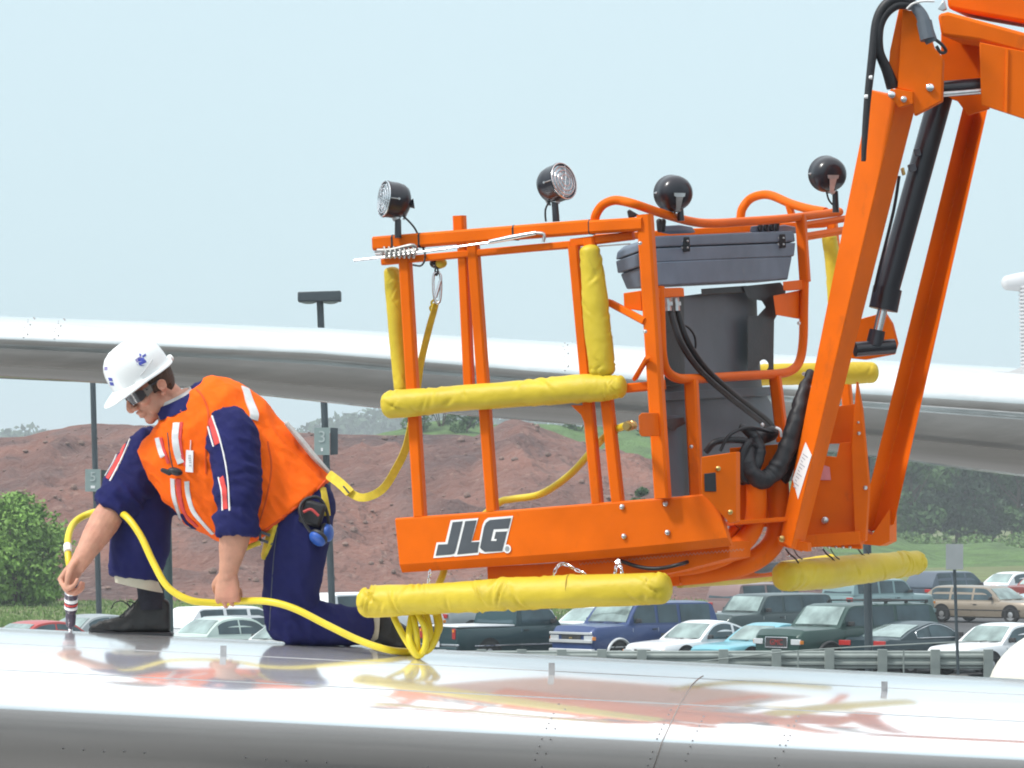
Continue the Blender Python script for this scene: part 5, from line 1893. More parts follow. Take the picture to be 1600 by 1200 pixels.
for i in range(5):
    x, y = 187 + i * 6.2, 965 - i * 5.8
    h1_, n1_ = hit(SHOE, x, y)
    if h1_ is None:
        continue
    mb.tube([h1_ + n1_ * .002, h1_ + Vector((.012, 0, .010)) + n1_ * .004, h1_ + Vector((.02, .03, .012))], .0024, 6, 3)
p = Q(205, 950, dsh - .045)
mb.tube([p, p + Vector((-.03, -.01, .025)), p + Vector((-.06, -.01, .020)), p + Vector((-.075, -.008, -.004))], .0022, 6, 4)
mb.tube([p, p + Vector((-.015, -.01, .024)), p + Vector((.012, -.01, .018)), p + Vector((.01, -.008, -.004))], .0022, 6, 4)
mb.build('laces', M['black'], shoe, 60)
SHOE_B = [(574, 955, 1000, .030), (584, 952, 1004, .040), (600, 956, 1010, .044), (616, 966, 1013, .046), (632, 976, 1015, .045), (646, 986, 1015, .034), (653, 994, 1012, .016)]
sb = MB().loft(shoe_rings(SHOE_B, 15.98))
sm3 = remesh(sb, .005, 6, 'shoe')
wrinkle(sm3, shoe_f)
shoe2 = link('shoe', sm3, M['shoe'], man)
mb = MB()
for (a, b_) in (((586, 1004), (578, 1014)), ((600, 1008), (606, 1017)), ((612, 1010), (596, 1016)), ((590, 1002), (596, 1016))):
    p, q_ = Q(*a, 15.93), Q(*b_, 15.92)
    mb.tube([p, lerp(p, q_, .5) + Vector((.01, 0, 0)), q_], .0022, 6, 3)
mb.build('laces', M['black'], shoe2, 60)

# --- safety harness
hs = thing('harness', 'yellow webbing harness strapped round the kneeling man with grey back pad', 'harness', Q(470, 700, 15.8))
ALLB = bvh(vm, tm)
mb = MB()
pts = [Q(448, 662, 15.90), Q(470, 688, 15.90), Q(492, 715, 15.90), Q(513, 737, 15.90)]
mb.tube(pts, [.016, .022, .022, .014], 12, 4, (.55, 1.2), (1, 0, 1), dome=True)
mb.build('back_pad', M['grey_cloth'], hs, 60)
mb = MB()
for i in range(9):
    t = i / 8
    p = lerp(Q(452, 664, 15.86), Q(510, 735, 15.86), t)
    mb.tube([p + Vector((-.008, .0, -.006)), p + Vector((.012, -.006, .012)), p + Vector((.014, .03, .016))], .0022, 6, 3)
pass
mb = MB()
strip(MB(), TROUS, [(503, 762), (508, 785), (511, 806)], .028, .006).build('hip_strap', M['yellow_web'], hs, 60)
strip(mb, TROUS, [(428, 818), (424, 838), (416, 862), (410, 884)], .040, .012, drop=.02)
mb.build('leg_strap', M['yellow_web'], hs, 60)
mb = MB()
strip(mb, TROUS, [(404, 848), (395, 850), (384, 856)], .02, .004)
mb.tube([Q(407, 848, 15.80), Q(395, 852, 15.80), Q(384, 857, 15.82)], .009, 8, 3)
mb.build('waist_strap', M['yellow_web'], hs, 60)
h0, n0 = hit(TROUS, 423, 842)
mb = MB()
for dz in (-.014, .014):
    mb.box(h0 + n0 * .016 + Vector((0, 0, dz)), .056, .012, .010, Matrix.Rotation(.35, 3, 'Y'))
for dx in (-.026, .026):
    mb.box(h0 + n0 * .016 + Vector((dx, 0, dx * -.3)), .008, .012, .036)
mb.build('buckle', M['decal_dark'], hs, 30)

# --- ear defenders hanging at the hip
ed = thing('ear_defenders', 'blue ear defenders hanging from the belt of the kneeling man', 'ear defenders', Q(505, 825, 15.72))
for (px, py, d, ax) in ((495, 843, 15.74, (-.55, -.45, -.70)), (514, 832, 15.80, (.92, -.30, .05))):
    c = Q(px, py, d)
    q_ = MB().lathe([(-.012, .029), (-.006, .034), (.002, .033), (.009, .027), (.013, .016), (.0135, .004)], c, ax, 22).build('ear_cup', M['blue_plastic'], ed, 50)
    MB().torus(c + Vector(ax).normalized() * -.015, ax, .026, .010, 22, 8).build('cushion', M['black'], q_, 60)
tubes('headband', [Q(494, 842, 15.75), Q(476, 818, 15.74), Q(468, 796, 15.75), Q(478, 780, 15.77), Q(498, 778, 15.78), Q(511, 800, 15.79), Q(514, 830, 15.80)], .006, M['black'], par=ed)
M['red_wire'] = mat('red_cord', (0.45, 0.05, 0.05), 0.6)
tubes('cord', [Q(474, 800, 15.73), Q(486, 796, 15.73), Q(498, 806, 15.73)], .005, M['red_wire'], par=ed)
pouch = MB().box(Q(488, 802, 15.79), .085, .05, .09, Matrix.Rotation(.3, 3, 'Y')).build('pouch', M['black'], ed, 30, .012)

# ================================================================== tool, hose, lanyard
tipx, tipy = 110, 993
tp = P(tipx, tipy, 16.06)
tp.z = wing_z(tp.x, 16.06)
tool = thing('air_tool', 'dark upright air tool with white bands gripped in the right hand of the man', 'air tool', tp)
TA = (Q(112, 905, 15.97) - tp)
TLEN = TA.length
TA.normalize()
TK = 1.25
prof = [(.000, .004), (.004, .006), (.016, .0065), (.022, .012), (.030, .0145), (.048, .0150), (.066, .0160), (.072, .0135), (.078, .0135), (.082, .0175), (.150, .0195), (.185, .0195), (.200, .0180), (.235, .016), (.25, .011)]
tb = MB().lathe([(a, q * TK) for a, q in prof], tp, TA, 24).build('barrel', M['tool'], tool, 40)
for a, b_ in ((.096, .106), (.124, .137)):
    MB().lathe([(a, .0186 * TK), (a, .0200 * TK), (b_, .0203 * TK), (b_, .0188 * TK)], tp, TA, 24).build('band', M['white'], tb, 30)
MB().lathe([(.111, .0185 * TK), (.111, .0197 * TK), (.118, .0199 * TK), (.118, .0185 * TK)], tp, TA, 24).build('band', M['red_cloth'], tb, 30)
MB().lathe([(.158, .0192 * TK), (.158, .0204 * TK), (.180, .0204 * TK), (.180, .0192 * TK)], tp, TA, 24).build('collar_ring', M['steel'], tb, 30)
mb = MB()
for i in range(5):
    a = 2 * math.pi * i / 9 - 1
    c = tp + TA * .131
    mb.box(c + Vector((.0195 * TK * math.sin(a), -.0203 * TK * math.cos(a), 0)), .003, .001, .004, Matrix.Rotation(a, 3, 'Z'))
mb.build('band_print', M['lug'], tb, 0)
MB().lathe([(.0, .007), (.002, .0082), (.012, .0082), (.014, .006)], tp, TA, 16).build('tip', M['chrome'], tb, 40)

hose = thing('air_hose', 'yellow air hose looping from the hand tool across the wing into the basket', 'hose', surf(500, 1012))
lp = surf(652, 1030)
ld = lp.y
def L_(x, y, o=0.0):
    return P(x, y, ld + o)
RH = 5.6 * pxm(15.9)
# main run: tool, behind the forearm, through the left hand, to the loops
gl_ = ptL(.112, .0, -.022)
run = [tp + TA * .235, Q(107, 872, 15.98), Q(107, 838, 16.06), Q(118, 815, 16.16), Q(145, 801, 16.18), Q(175, 799, 16.08), Q(196, 806, 15.94), Q(219, 836, 15.88), Q(240, 880, 15.84), Q(262, 917, 15.80), Q(295, 937, 15.78),
       Q(332, 942, gl_.y), Q(357, 941, gl_.y), Q(380, 939, gl_.y), Q(420, 940, 15.72), Q(460, 951, 15.68), Q(510, 976, 15.64), Q(560, 1000, 15.60), Q(605, 1015, 15.57)]
q_ = surf(640, 1024)
run += [Vector((q_.x, q_.y, q_.z + RH)), L_(668, 1016, .0), L_(683, 990, .02), L_(682, 962, .04), L_(672, 944, .06)]
MB().tube(run, RH, 14, 8).build('hose_run', M['yellow_hose'], hose, 80)
MB().tube([Q(106, 862, 15.99), Q(105.5, 852, 16.02)], RH * 1.15, 12).build('hose_clip', M['white'], hose, 40)
bz = lp.z + RH
loops = [[L_(612, 955, .06), L_(622, 978, .03), L_(638, 1006, .0), Vector((lp.x, ld, bz)), L_(664, 1012, -.03), L_(665, 985, -.03), L_(655, 962, .0), L_(646, 944, .05)],
         [L_(648, 946, .05), L_(642, 970, .02), L_(640, 1000, -.02), Vector((lp.x + .004, ld - .02, bz)), L_(668, 1008, .01), L_(686, 984, .03), L_(684, 960, .05), L_(676, 944, .08)],
         [L_(636, 946, .06), L_(646, 966, .02), L_(651, 995, -.01), L_(653, 1020, .0), L_(662, 1018, .0), L_(672, 996, .01), L_(668, 968, .03), L_(660, 944, .06)]]
for l in loops:
    MB().tube(l, RH * .95, 12, 8).build('hose_loop', M['yellow_hose'], hose, 80)
MB().tube([L_(672, 944, .10), E(680, 925, .10), E(692, 898, .12), E(700, 870, .2), E(730, 830, .3), E(778, 787, .3), E(800, 780, .3), E(845, 772, .28), E(890, 742, .2), E(925, 704, .1), E(950, 678, .03), E(972, 667, -.02), Sd(985, 665, -.06)],
          RH, 12, 6).build('hose_run', M['yellow_hose'], hose, 80)
f0, f1 = Sd(978, 666, -.06), Sd(1008, 662, -.06)
MB().lathe([(0, .014), (.012, .014), (.012, .018), (.03, .018), (.03, .013), (.045, .013), (.047, .016), (.062, .016)], f0, f1 - f0, 8).build('hose_fitting', M['brass'], hose, 30)

lan = thing('lanyard', 'yellow webbing safety lanyard hooked to the basket rail and clipped to the harness', 'lanyard', E(683, 420, .05))
def web(pts, w, seed, twist=0.0):
    pts = catmull(pts, 8)
    R = []
    for i, p in enumerate(pts):
        t = (pts[min(i + 1, len(pts) - 1)] - pts[max(i - 1, 0)]).normalized()
        a = twist * i / len(pts)
        n = Vector((math.sin(a), -math.cos(a), .0))
        s_ = t.cross(n).normalized()
        n = s_.cross(t).normalized()
        R.append([p - s_ * w / 2 - n * .0018, p + s_ * w / 2 - n * .0018, p + s_ * w / 2 + n * .0018, p - s_ * w / 2 + n * .0018])
    return MB().loft(R)
LP = [Q(513, 741, 15.86), Q(530, 754, 15.8), Q(552, 773, 15.75), Q(572, 777, 15.72), Q(598, 764, 15.7), Q(618, 734, 15.68), Q(636, 694, 15.66), E(650, 620, .12), E(657, 570, .10), E(670, 515, .07), E(678, 486, .06), E(681, 474, .06)]
web(LP, .030, 0, .9).build('strap', M['yellow_web'], lan, 60)
web([Q(514, 742, 15.845), Q(531, 755, 15.785), Q(547, 770, 15.738)], .036, 0, .2).build('strap_fold', M['yellow_web'], lan, 60)
MB().box(Q(541, 765, 15.74), .006, .012, .036, Matrix.Rotation(-.7, 3, 'Y')).build('strap_keeper', M['decal_dark'], lan, 30, .002)
mb = MB()
c = E(683, 452, .05)
mb.tube([c + Vector((.004, 0, .062)), c + Vector((-.012, 0, .052)), c + Vector((-.013, 0, .0)), c + Vector((-.006, 0, -.045)), c + Vector((.008, 0, -.045)), c + Vector((.014, 0, .0)), c + Vector((.012, 0, .05)), c + Vector((.002, 0, .064))], .0052, 8, 5)
mb.tube([c + Vector((.012, -.004, .030)), c + Vector((-.005, -.006, -.030))], .006, 8)
mb.build('snap_hook', M['chrome'], lan, 60)
mb = MB()
for px, py, r_ in ((676, 482, .010), (679, 474, .012)):
    mb.torus(E(px, py, .06), (.3, 1, .3), r_, .004, 18, 8)
mb.build('thimble', M['yellow_web'], lan, 60)
MB().torus(E(682, 424, .05), (1, .4, 0), .014, .0035, 20, 8).build('ring', M['black_metal'], lan, 60)
MB().ell(E(684, 411, .05), (.030, .028, .022), None, 20, 12).build('reel_housing', M['black_metal'], lan, 60)
MB().ell(E(689, 411, .042), (.022, .026, .019), None, 20, 12).build('reel_label', M['yellow_vinyl'], lan, 60)
# ================================================================== car park
def paint(name, c, metal=0.25):
    return mat(name, c, 0.34, metal=metal * .6, var=0.04, vscale=1.5, coat=0.35, spec=0.35)
M['glass_dark'] = mat('car_glass', (0.045, 0.075, 0.088), 0.06, metal=0.2, var=0.4, vscale=1.5)  # uneven tone painted in for reflections on the side glass
M['glass_screen'] = mat('car_windscreen', (0.32, 0.41, 0.39), 0.06, metal=0.55, var=0.55, vscale=1.3)  # pale mottled colour imitates sky and trees mirrored in the glass
M['tyre'] = mat('tyre_rubber', (0.022, 0.022, 0.023), 0.85, var=0.2, vscale=8)
M['rim'] = mat('wheel_rim', (0.50, 0.50, 0.51), 0.35, metal=0.7, var=0.1, vscale=6)
M['arch'] = mat('wheel_well_shade', (0.010, 0.010, 0.011), 0.9)  # near-black of flat plates, painted for the shade inside the wheel wells
M['trim'] = mat('dark_trim', (0.03, 0.03, 0.032), 0.55)
M['head_glass'] = mat('headlamp_glass', (0.70, 0.73, 0.75), 0.12, metal=0.4, bump=0.3, bscale=60)
M['amber'] = mat('amber_lamp', (0.75, 0.24, 0.02), 0.25)
M['red_lamp'] = mat('red_lamp', (0.40, 0.016, 0.012), 0.3)
M['plate'] = mat('number_plate', (0.62, 0.64, 0.66), 0.5)
M['red_mark'] = mat('dull_red', (0.28, 0.02, 0.018), 0.6)
PAINTS = {}
def pcol(k, c, metal=0.2):
    if k not in PAINTS:
        PAINTS[k] = paint(k, c, metal)
    return PAINTS[k]

KIND = {   # cowl, roof front, roof rear, rear base (fractions of length from the front); hood, belt, deck heights (of H)
    'sedan': (.29, .43, .68, .82, .60, .62, .64), 'coupe': (.32, .47, .64, .86, .57, .60, .63),
    'suv': (.27, .36, .965, .995, .68, .66, .66), 'pickup': (.28, .37, .575, .60, .64, .64, .62), 'wagon': (.29, .41, .90, .985, .60, .60, .60)}

def car(name, label, kind, col, px, d, psi, L=4.6, W=1.78, H=1.42, cat='car', end='near', **kw):
    """px,d: where the end nearest the camera stands; psi: heading in degrees from straight away"""
    cw, rf, rr, rb, hh, bl, dk = KIND[kind]
    hh, bl, dk = kw.get('hh', hh), kw.get('bl', bl), kw.get('dk', dk)
    hx, hy = math.sin(math.radians(psi)), math.cos(math.radians(psi))
    b = P(px, 900, d)
    near_front = hy < 0
    c = Vector((b.x, b.y, 0)) + Vector((-hx, -hy, 0)) * (L / 2) * (1 if near_front else -1)
    root = thing(name, label, cat, (c.x, c.y, 0.006))
    X = lambda f: L / 2 - f * L
    zh, zb_, zd = hh * H, bl * H, dk * H
    g0 = kw.get('clear', .20 if kind in ('sedan', 'coupe', 'wagon') else .30)
    lower = kw.get('lower')
    # body shell
    def top(f):
        if f < .03:
            return lerp(zh * .80, zh * .93, f / .03)
        if f < cw:
            return lerp(zh * .93, zb_ * 1.0, ((f - .03) / (cw - .03)) ** .75)
        if f < rb:
            return zb_
        if kind == 'pickup':
            return zd
        return lerp(zb_, zd * .99, (f - rb) / max(.01, 1 - rb)) if f < .985 else zd * .90
    def wid(f):
        a = .5 * W
        if f < .14:
            a *= lerp(.86, 1, math.sin(math.pi / 2 * f / .14))
        if f > .90:
            a *= lerp(1, .90, ((f - .90) / .10) ** 2)
        return a
    fs = [0, .012, .035, .08, .14, .20, cw, .36, .46, .56, .66, .76, .84, .90, .95, .985, 1.0]
    rings = []
    for f in fs:
        w, zt = wid(f), top(f)
        e = .05 if f in (0, 1.0) else 0
        zlo = g0 + (.10 if f in (0, 1.0) else .04 if f in (.012, .985) else 0)
        zm = lerp(zlo, zt, .55)
        R = [(0, zlo), (w * .86, zlo), (w * .95 - e, zlo + .05), (w - e, zm - .10), (w * 1.0 - e, zm + .06), (w * .975 - e, zt - .09), (w * .93 - e, zt - .025), (w * .84, zt + .004), (w * .4, zt + .022), (0, zt + .026)]
        R = [Vector((X(f), y, z)) for y, z in R] + [Vector((X(f), -y, z)) for y, z in R[-2:0:-1]]
        rings.append(R)
    body = MB().loft(rings).build('body', col, None, 32)
    body.parent = root
    def part(mb, nm, m, par=None, ang=30, bev=0):
        o = mb.build(nm, m, None, ang, bev)
        o.parent = par or root
        return o
    # greenhouse
    wb, wr = .468 * W, (.41 if kind in ('suv', 'pickup') else .365) * W
    hwz = lambda z: lerp(wb, wr, max(0, min(1, (z - zb_) / (H - zb_))) ** (1.0 if kind in ('suv', 'pickup') else 1.25))
    ctrl = [(cw, zb_), (rf, H - .045), (lerp(rf, rr, .5), H), (rr, H - .05), (rb, zb_ if kind != 'pickup' else zb_)]
    arch_ = []
    if kind in ('coupe', 'sedan'):
        pts = catmull([Vector((f, z, 0)) for f, z in ((cw, zb_), (lerp(cw, rf, .55), lerp(zb_, H, .55)), (rf, H - .06), (lerp(rf, rr, .5), H), (rr, H - .07), (lerp(rr, rb, .55), lerp(zb_, H, .48)), (rb, zb_))], 4)
        arch_ = [(p.x, p.y) for p in pts]
    else:
        arch_ = [(cw, zb_), (lerp(cw, rf, .5), lerp(zb_, H, .5)), (rf - .01, H - .10), (rf + .01, H - .045), (rf + .04, H - .015), (lerp(rf, rr, .5), H), (rr - .04, H - .012), (rr - .012, H - .045), (rr, H - .10), (lerp(rr, rb, .6), lerp(zb_, H, .42)), (rb, zb_)]
    az = lambda f: interp(f, arch_)
    rings = []
    for f, z in arch_:
        zt = max(z, zb_ + .002)
        ze = zb_ + (zt - zb_) * .93
        R = [(-wb, zb_ - .03), (-hwz(lerp(zb_, ze, .5)), lerp(zb_, ze, .5)), (-hwz(ze), ze), (-hwz(zt) * .86, zt - .006), (0, zt + .012), (hwz(zt) * .86, zt - .006), (hwz(ze), ze), (hwz(lerp(zb_, ze, .5)), lerp(zb_, ze, .5)), (wb, zb_ - .03)]
        rings.append([Vector((X(f), y, q)) for y, q in R])
    cabin = part(MB().loft(rings), 'cabin', kw.get('roofcol', col), None, 32)
    # side glass
    n = 0
    panes = kw.get('panes') or {'sedan': ((rf - .085, lerp(rf, rr, .47)), (lerp(rf, rr, .52), rr + .045)), 'coupe': ((rf - .075, lerp(rf, rr, .80)), (lerp(rf, rr, .92), rr + .09)),
             'suv': ((rf - .045, rf + .13), (rf + .155, rf + .31), (rf + .335, rr - .03)), 'pickup': ((rf - .045, rr - .02),),
             'wagon': ((rf - .06, rf + .10), (rf + .125, rf + .28), (rf + .305, rr - .01))}[kind]
    gd = kw.get('glass', M['glass_dark'])
    for s in (1, -1):
        for f0, f1 in panes:
            mbp = MB()
            R = []
            for i in range(9):
                f = lerp(f0, f1, i / 8)
                lo = zb_ + .035
                hi = max(lo + .015, az(f) - .085)
                y0, y1 = hwz(lo) + .006, hwz(hi) + .006
                R.append([Vector((X(f), s * (y0 - .02), lo)), Vector((X(f), s * y0, lo)), Vector((X(f), s * (lerp(y0, y1, .5) + .001), lerp(lo, hi, .5))), Vector((X(f), s * y1, hi)), Vector((X(f), s * (y1 - .02), hi))])
            mbp.loft(R)
            part(mbp, 'side_window', gd, cabin, 30)
        if kw.get('chrome_window'):
            f0, f1 = panes[0][0], panes[-1][1]
            pts = [Vector((X(lerp(f0, f1, i / 14)), s * (hwz(zb_ + .02) + .010), zb_ + .022)) for i in range(15)] + [Vector((X(lerp(f1, f0, i / 14)), s * (hwz(az(lerp(f1, f0, i / 14)) - .07) + .010), max(zb_ + .04, az(lerp(f1, f0, i / 14)) - .07))) for i in range(15)]
            part(MB().tube(pts + pts[:1], .012, 6), 'window_trim', M['chrome'], cabin, 60)
    # windscreen and rear window
    def screen(f0, f1, nm, out):
        R = []
        for i in range(7):
            t = lerp(.10, .90, i / 6)
            f = lerp(f0, f1, t)
            z = az(f)
            w_ = hwz(z) * .86
            o = .014
            R.append([Vector((X(f) + out * o * .7, y * w_, z + o * (1.0 if abs(y) < .9 else .5))) for y in (-1, -.5, 0, .5, 1)] + [Vector((X(f), y * w_ * .98, z - .02)) for y in (1, 0, -1)])
        return part(MB().loft(R), nm, M['glass_screen'], cabin, 40)
    screen(cw, rf, 'windscreen', 1)
    if kind in ('sedan', 'coupe'):
        screen(rb, rr, 'rear_window', -1)
    else:
        f0, f1 = lerp(rb, rr, .12), lerp(rb, rr, .85)
        zlo, zhi = zb_ + .05, H - .16
        part(MB().prism([Vector((X(lerp(rb, rr, .1)) - .012, y * hwz(z) * .86, z)) for y, z in ((-1, zlo), (1, zlo))] + [Vector((X(rr) - .006, y * hwz(zhi) * .86, zhi)) for y in (1, -1)], (.03, 0, 0)), 'rear_window', M['glass_dark'], cabin, 30)
    # wheels
    rw = kw.get('rw', .32 if kind in ('sedan', 'coupe', 'wagon') else .38)
    for f in (kw.get('fw', .185), kw.get('rwf', .795)):
        for s in (1, -1):
            w_ = W * .5
            arc = MB()
            ptsa = [Vector((X(f) + (rw + .075) * math.cos(math.pi * i / 14), s * (wid(f) + .001), rw + (rw + .065) * math.sin(math.pi * i / 14))) for i in range(15)]
            ptsa = [Vector((X(f) + rw + .075, s * (wid(f) + .001), g0 + .02))] + ptsa + [Vector((X(f) - rw - .075, s * (wid(f) + .001), g0 + .02))]
            arc.prism(ptsa, (0, s * .006, 0))
            part(arc, 'wheel_arch_shade', M['arch'], None, 30)
            if lower or kw.get('flare'):
                fl = [p + Vector((0, s * .012, 0)) for p in ptsa]
                part(MB().tube(fl, .045, 6), 'arch_flare', kw.get('flare') or lower, None, 60)
            wh = MB().lathe([(-.10, rw * .72), (-.09, rw * .96), (-.05, rw), (.05, rw), (.09, rw * .96), (.10, rw * .72), (.08, rw * .66), (.06, rw * .3), (.06, .01)], (X(f), s * (w_ - .085), rw), (0, s, 0), 22)
            tyre = part(wh, 'wheel', M['tyre'], None, 40)
            part(MB().lathe([(.075, rw * .66), (.088, rw * .60), (.082, rw * .50), (.098, rw * .26), (.105, rw * .12), (.105, .005)], (X(f), s * (w_ - .085), rw), (0, s, 0), 18), 'rim', M['rim'], tyre, 40)
    # seams, handles, mirrors
    mb = MB()
    for s in (1, -1):
        for f in ((cw + .03, panes[0][1] + .012) + ((panes[1][1] + .01,) if len(panes) > 1 and kind != 'coupe' else ())):
            w_ = wid(f)
            mb.bar((X(f), s * (w_ * .975 + .004), zb_ - .10), (X(f), s * (w_ * 1.0 + .003), g0 + .22), .012, .006, (0, 1, 0))
        mb.bar((X(.10), s * (W * .5 + .004), g0 + .30), (X(.90), s * (W * .5 + .004), g0 + .30), .035, .016, (0, 1, 0))
    part(mb, 'side_trim', kw.get('trimcol', M['trim']), None, 30)
    for s in (1, -1):
        part(MB().box((X(panes[0][1] - .02), s * (W * .5 + .006), zb_ - .14), .17, .02, .03), 'door_handle', M['trim'], None, 30)
        part(MB().box((X(cw + .065), s * (wb + .10), zb_ + .10), .09, .18, .12).box((X(cw + .065), s * (wb + .01), zb_ + .05), .05, .08, .04), 'mirror', kw.get('mirror', M['trim']), None, 30, .015)
    # front
    xf = X(0)
    zl_ = zh * .68
    bump = kw.get('bumper', col)
    part(MB().box((xf - .01, 0, g0 + .17), .16, W * .90, .16), 'front_bumper', bump, None, 30, .03)
    part(MB().box((X(1) + .01, 0, g0 + .19), .16, W * .88, .16), 'rear_bumper', bump, None, 30, .03)
    gw = kw.get('grille', .36)
    gr = part(MB().box((xf + .012, 0, zl_ - .02), .03, W * gw, .15 if kind not in ('suv', 'pickup') else .24), 'grille', M['trim'], None, 30, .01)
    for s in (1, -1):
        part(MB().box((xf - .005, s * W * (.25 + gw * .25), zl_), .06, W * .17, .11 if kind not in ('suv', 'pickup') else .15), 'headlight', M['head_glass'], None, 30, .012)
        part(MB().box((xf - .05, s * W * .425, zl_ - .01), .12, W * .05, .10), 'indicator', M['amber'], None, 30, .01)
        part(MB().box((X(1) + .0, s * W * .36, zd * .84), .05, W * kw.get('tailw', .18), .14 if kind != 'pickup' else .30), 'tail_light', M['red_lamp'], None, 30, .015)
    part(MB().box((X(1) - .075, 0, g0 + .34), .012, .32, .16), 'number_plate', M['plate'], None, 0)
    part(MB().bar((X(cw - .01), -.45 * W * .7, zb_ + .035), (X(cw + .012), .1, zb_ + .05), .02, .015), 'wiper', M['trim'], None, 30)
    part(MB().bar((X(cw - .01), .05, zb_ + .035), (X(cw + .012), .45 * W * .8, zb_ + .05), .02, .015), 'wiper', M['trim'], None, 30)
    root.rotation_euler = (0, 0, math.atan2(hy, hx))
    return root, part, X, (zh, zb_, zl_, g0, H, W, L)

silver2 = pcol('silver_cladding', (0.55, 0.57, 0.58), 0.4)
A = 228
# --- front row (by the guard rail)
r_, part, X, G_ = car('pickup_truck', 'dark teal pickup truck seen from behind, its left red lamp under the yellow pad', 'pickup', pcol('dark_teal', (0.012, 0.042, 0.05)), 684, 122.0, 48, 5.4, 1.95, 1.80, 'pickup truck', tailw=.07, trimcol=M['chrome'])
zh, zb_, zl_, g0, H, W, L = G_
part(MB().box((X(.80), 0, zb_ - .005), .40 * L - .02, W * .90, .05), 'bed_cover', pcol('white_paint', (0.74, 0.76, 0.78), 0.0), None, 30, .015)
part(MB().box((X(1) - .01, 0, .62), .05, W * .93, .06), 'bumper_bar', M['chrome'], None, 30, .01)
for s in (1, -1):
    part(MB().box((X(1) - .035, s * W * .36, 1.02), .012, .07, .07), 'reversing_lamp', M['amber'], None, 30)
r_, part, X, G_ = car('sport_utility', 'two tone blue and silver utility vehicle beside the white coupe', 'suv', pcol('navy_blue', (0.022, 0.05, 0.16)), 893, 121.0, A, 4.9, 1.98, 1.84, 'utility vehicle', grille=.40, bumper=silver2, flare=silver2, trimcol=silver2)
zh, zb_, zl_, g0, H, W, L = G_
part(MB().box((X(0) + .035, 0, zl_ + .13), .04, W * .88, .07).box((X(0) + .035, 0, zl_ - .09), .05, W * .88, .09), 'grille_bar', silver2, None, 30, .01)
part(MB().prism([(X(0) + .032, -.06, zl_ - .02), (X(0) + .032, .06, zl_ - .02), (X(0) + .032, .06, zl_ + .02), (X(0) + .032, -.06, zl_ + .02)], (.012, 0, 0)), 'grille_badge', M['brass'], None, 0)
part(MB().box((X(0) + .03, 0, g0 + .06), .10, W * .94, .10), 'lower_valance', silver2, None, 30, .03)
part(MB().box((X(.50), W * .502, g0 + .12), L * .42, .03, .20).box((X(.50), -W * .502, g0 + .12), L * .42, .03, .20), 'cladding', silver2, None, 30, .01)
car('white_coupe', 'white two door coupe parked left of a pale blue car', 'coupe', pcol('white_paint', (0.74, 0.76, 0.78), 0.0), 1004, 119.6, A - 1, 4.6, 1.75, 1.34)
car('pale_blue_car', 'pale blue car wedged between the white coupe and the dark green vehicle', 'coupe', pcol('pale_blue', (0.16, 0.42, 0.50), .3), 1106, 118.6, A, 4.5, 1.75, 1.30)
r_, part, X, G_ = car('green_utility', 'dark green utility vehicle with roof rack and red GMC letters on its grille', 'suv', pcol('dark_green', (0.014, 0.050, 0.042)), 1214, 117.2, A, 5.5, 2.02, 1.88, 'utility vehicle', grille=.40, bumper=M['chrome'], flare=M['trim'], rw=.40)
zh, zb_, zl_, g0, H, W, L = G_
tm_ = text_mesh('GMC', .22, 'lettering', .006)
tm_.materials.append(M['red_mark'])
o = bpy.data.objects.new('lettering', tm_)
COL.objects.link(o)
o.parent = r_
o.matrix_basis = Matrix.Translation((X(0) + .034, 0, zl_ - .02)) @ Matrix(((0, 0, 1, 0), (1, 0, 0, 0), (0, 1, 0, 0), (0, 0, 0, 1)))
part(MB().box((X(0) + .02, 0, zl_ + .115), .05, W * .42, .03).box((X(0) + .02, 0, zl_ - .155), .05, W * .42, .03).box((X(0) + .02, W * .205, zl_ - .02), .05, .03, .27).box((X(0) + .02, -W * .205, zl_ - .02), .05, .03, .27), 'grille_surround', M['chrome'], None, 30, .008)
mbk = MB()
for s in (1, -1):
    mbk.tube([(X(.50), s * .70, H + .06), (X(.96), s * .70, H + .05)], .022, 8)
    for f in (.50, .65, .80, .95):
        mbk.box((X(f), s * .70, H + .015), .10, .04, .08)
for f in (.60, .86):
    mbk.tube([(X(f), -.70, H + .06), (X(f), .70, H + .06)], .018, 8)
part(mbk, 'roof_rack', M['trim'], None, 40)
car('dark_coupe', 'dark teal coupe with chrome window line and red tail lamps', 'coupe', pcol('ink_teal', (0.010, 0.030, 0.040)), 1347, 116.2, 48, 4.7, 1.78, 1.42, chrome_window=True, tailw=.24, dk=.72, bl=.68, hh=.62)
car('white_sedan', 'white sedan beside the cream cone end at the right edge', 'sedan', pcol('white_paint', (0.74, 0.76, 0.78), 0.0), 1478, 115.0, A, 4.6, 1.76, 1.40)

# --- cars to the left, below the man
car('red_car', 'red car, only its roof showing above the wing at the left edge', 'sedan', pcol('bright_red', (0.42, 0.03, 0.025), .1), -30, 119, 48, 4.6, 1.75, 1.36)
car('grey_car', 'grey sedan just left of the man behind the hand tool', 'sedan', pcol('mid_grey', (0.30, 0.33, 0.34), .5), 60, 124, 48, 4.6, 1.75, 1.40)
car('white_wagon', 'white station wagon right of the pole, farther back than the pale green sedan', 'wagon', pcol('white_paint', (0.74, 0.76, 0.78), 0.0), 268, 129, 50, 4.9, 1.80, 1.52)
car('pale_green_sedan', 'pale green sedan in front of the white station wagon', 'sedan', pcol('pale_green', (0.50, 0.60, 0.55), .3), 262, 123, 50, 4.5, 1.72, 1.36)
car('silver_sedan', 'silver sedan just left of the kneeling knee of the man', 'sedan', pcol('silver_paint', (0.62, 0.67, 0.66), .4), 352, 119, A + 4, 4.5, 1.72, 1.30)
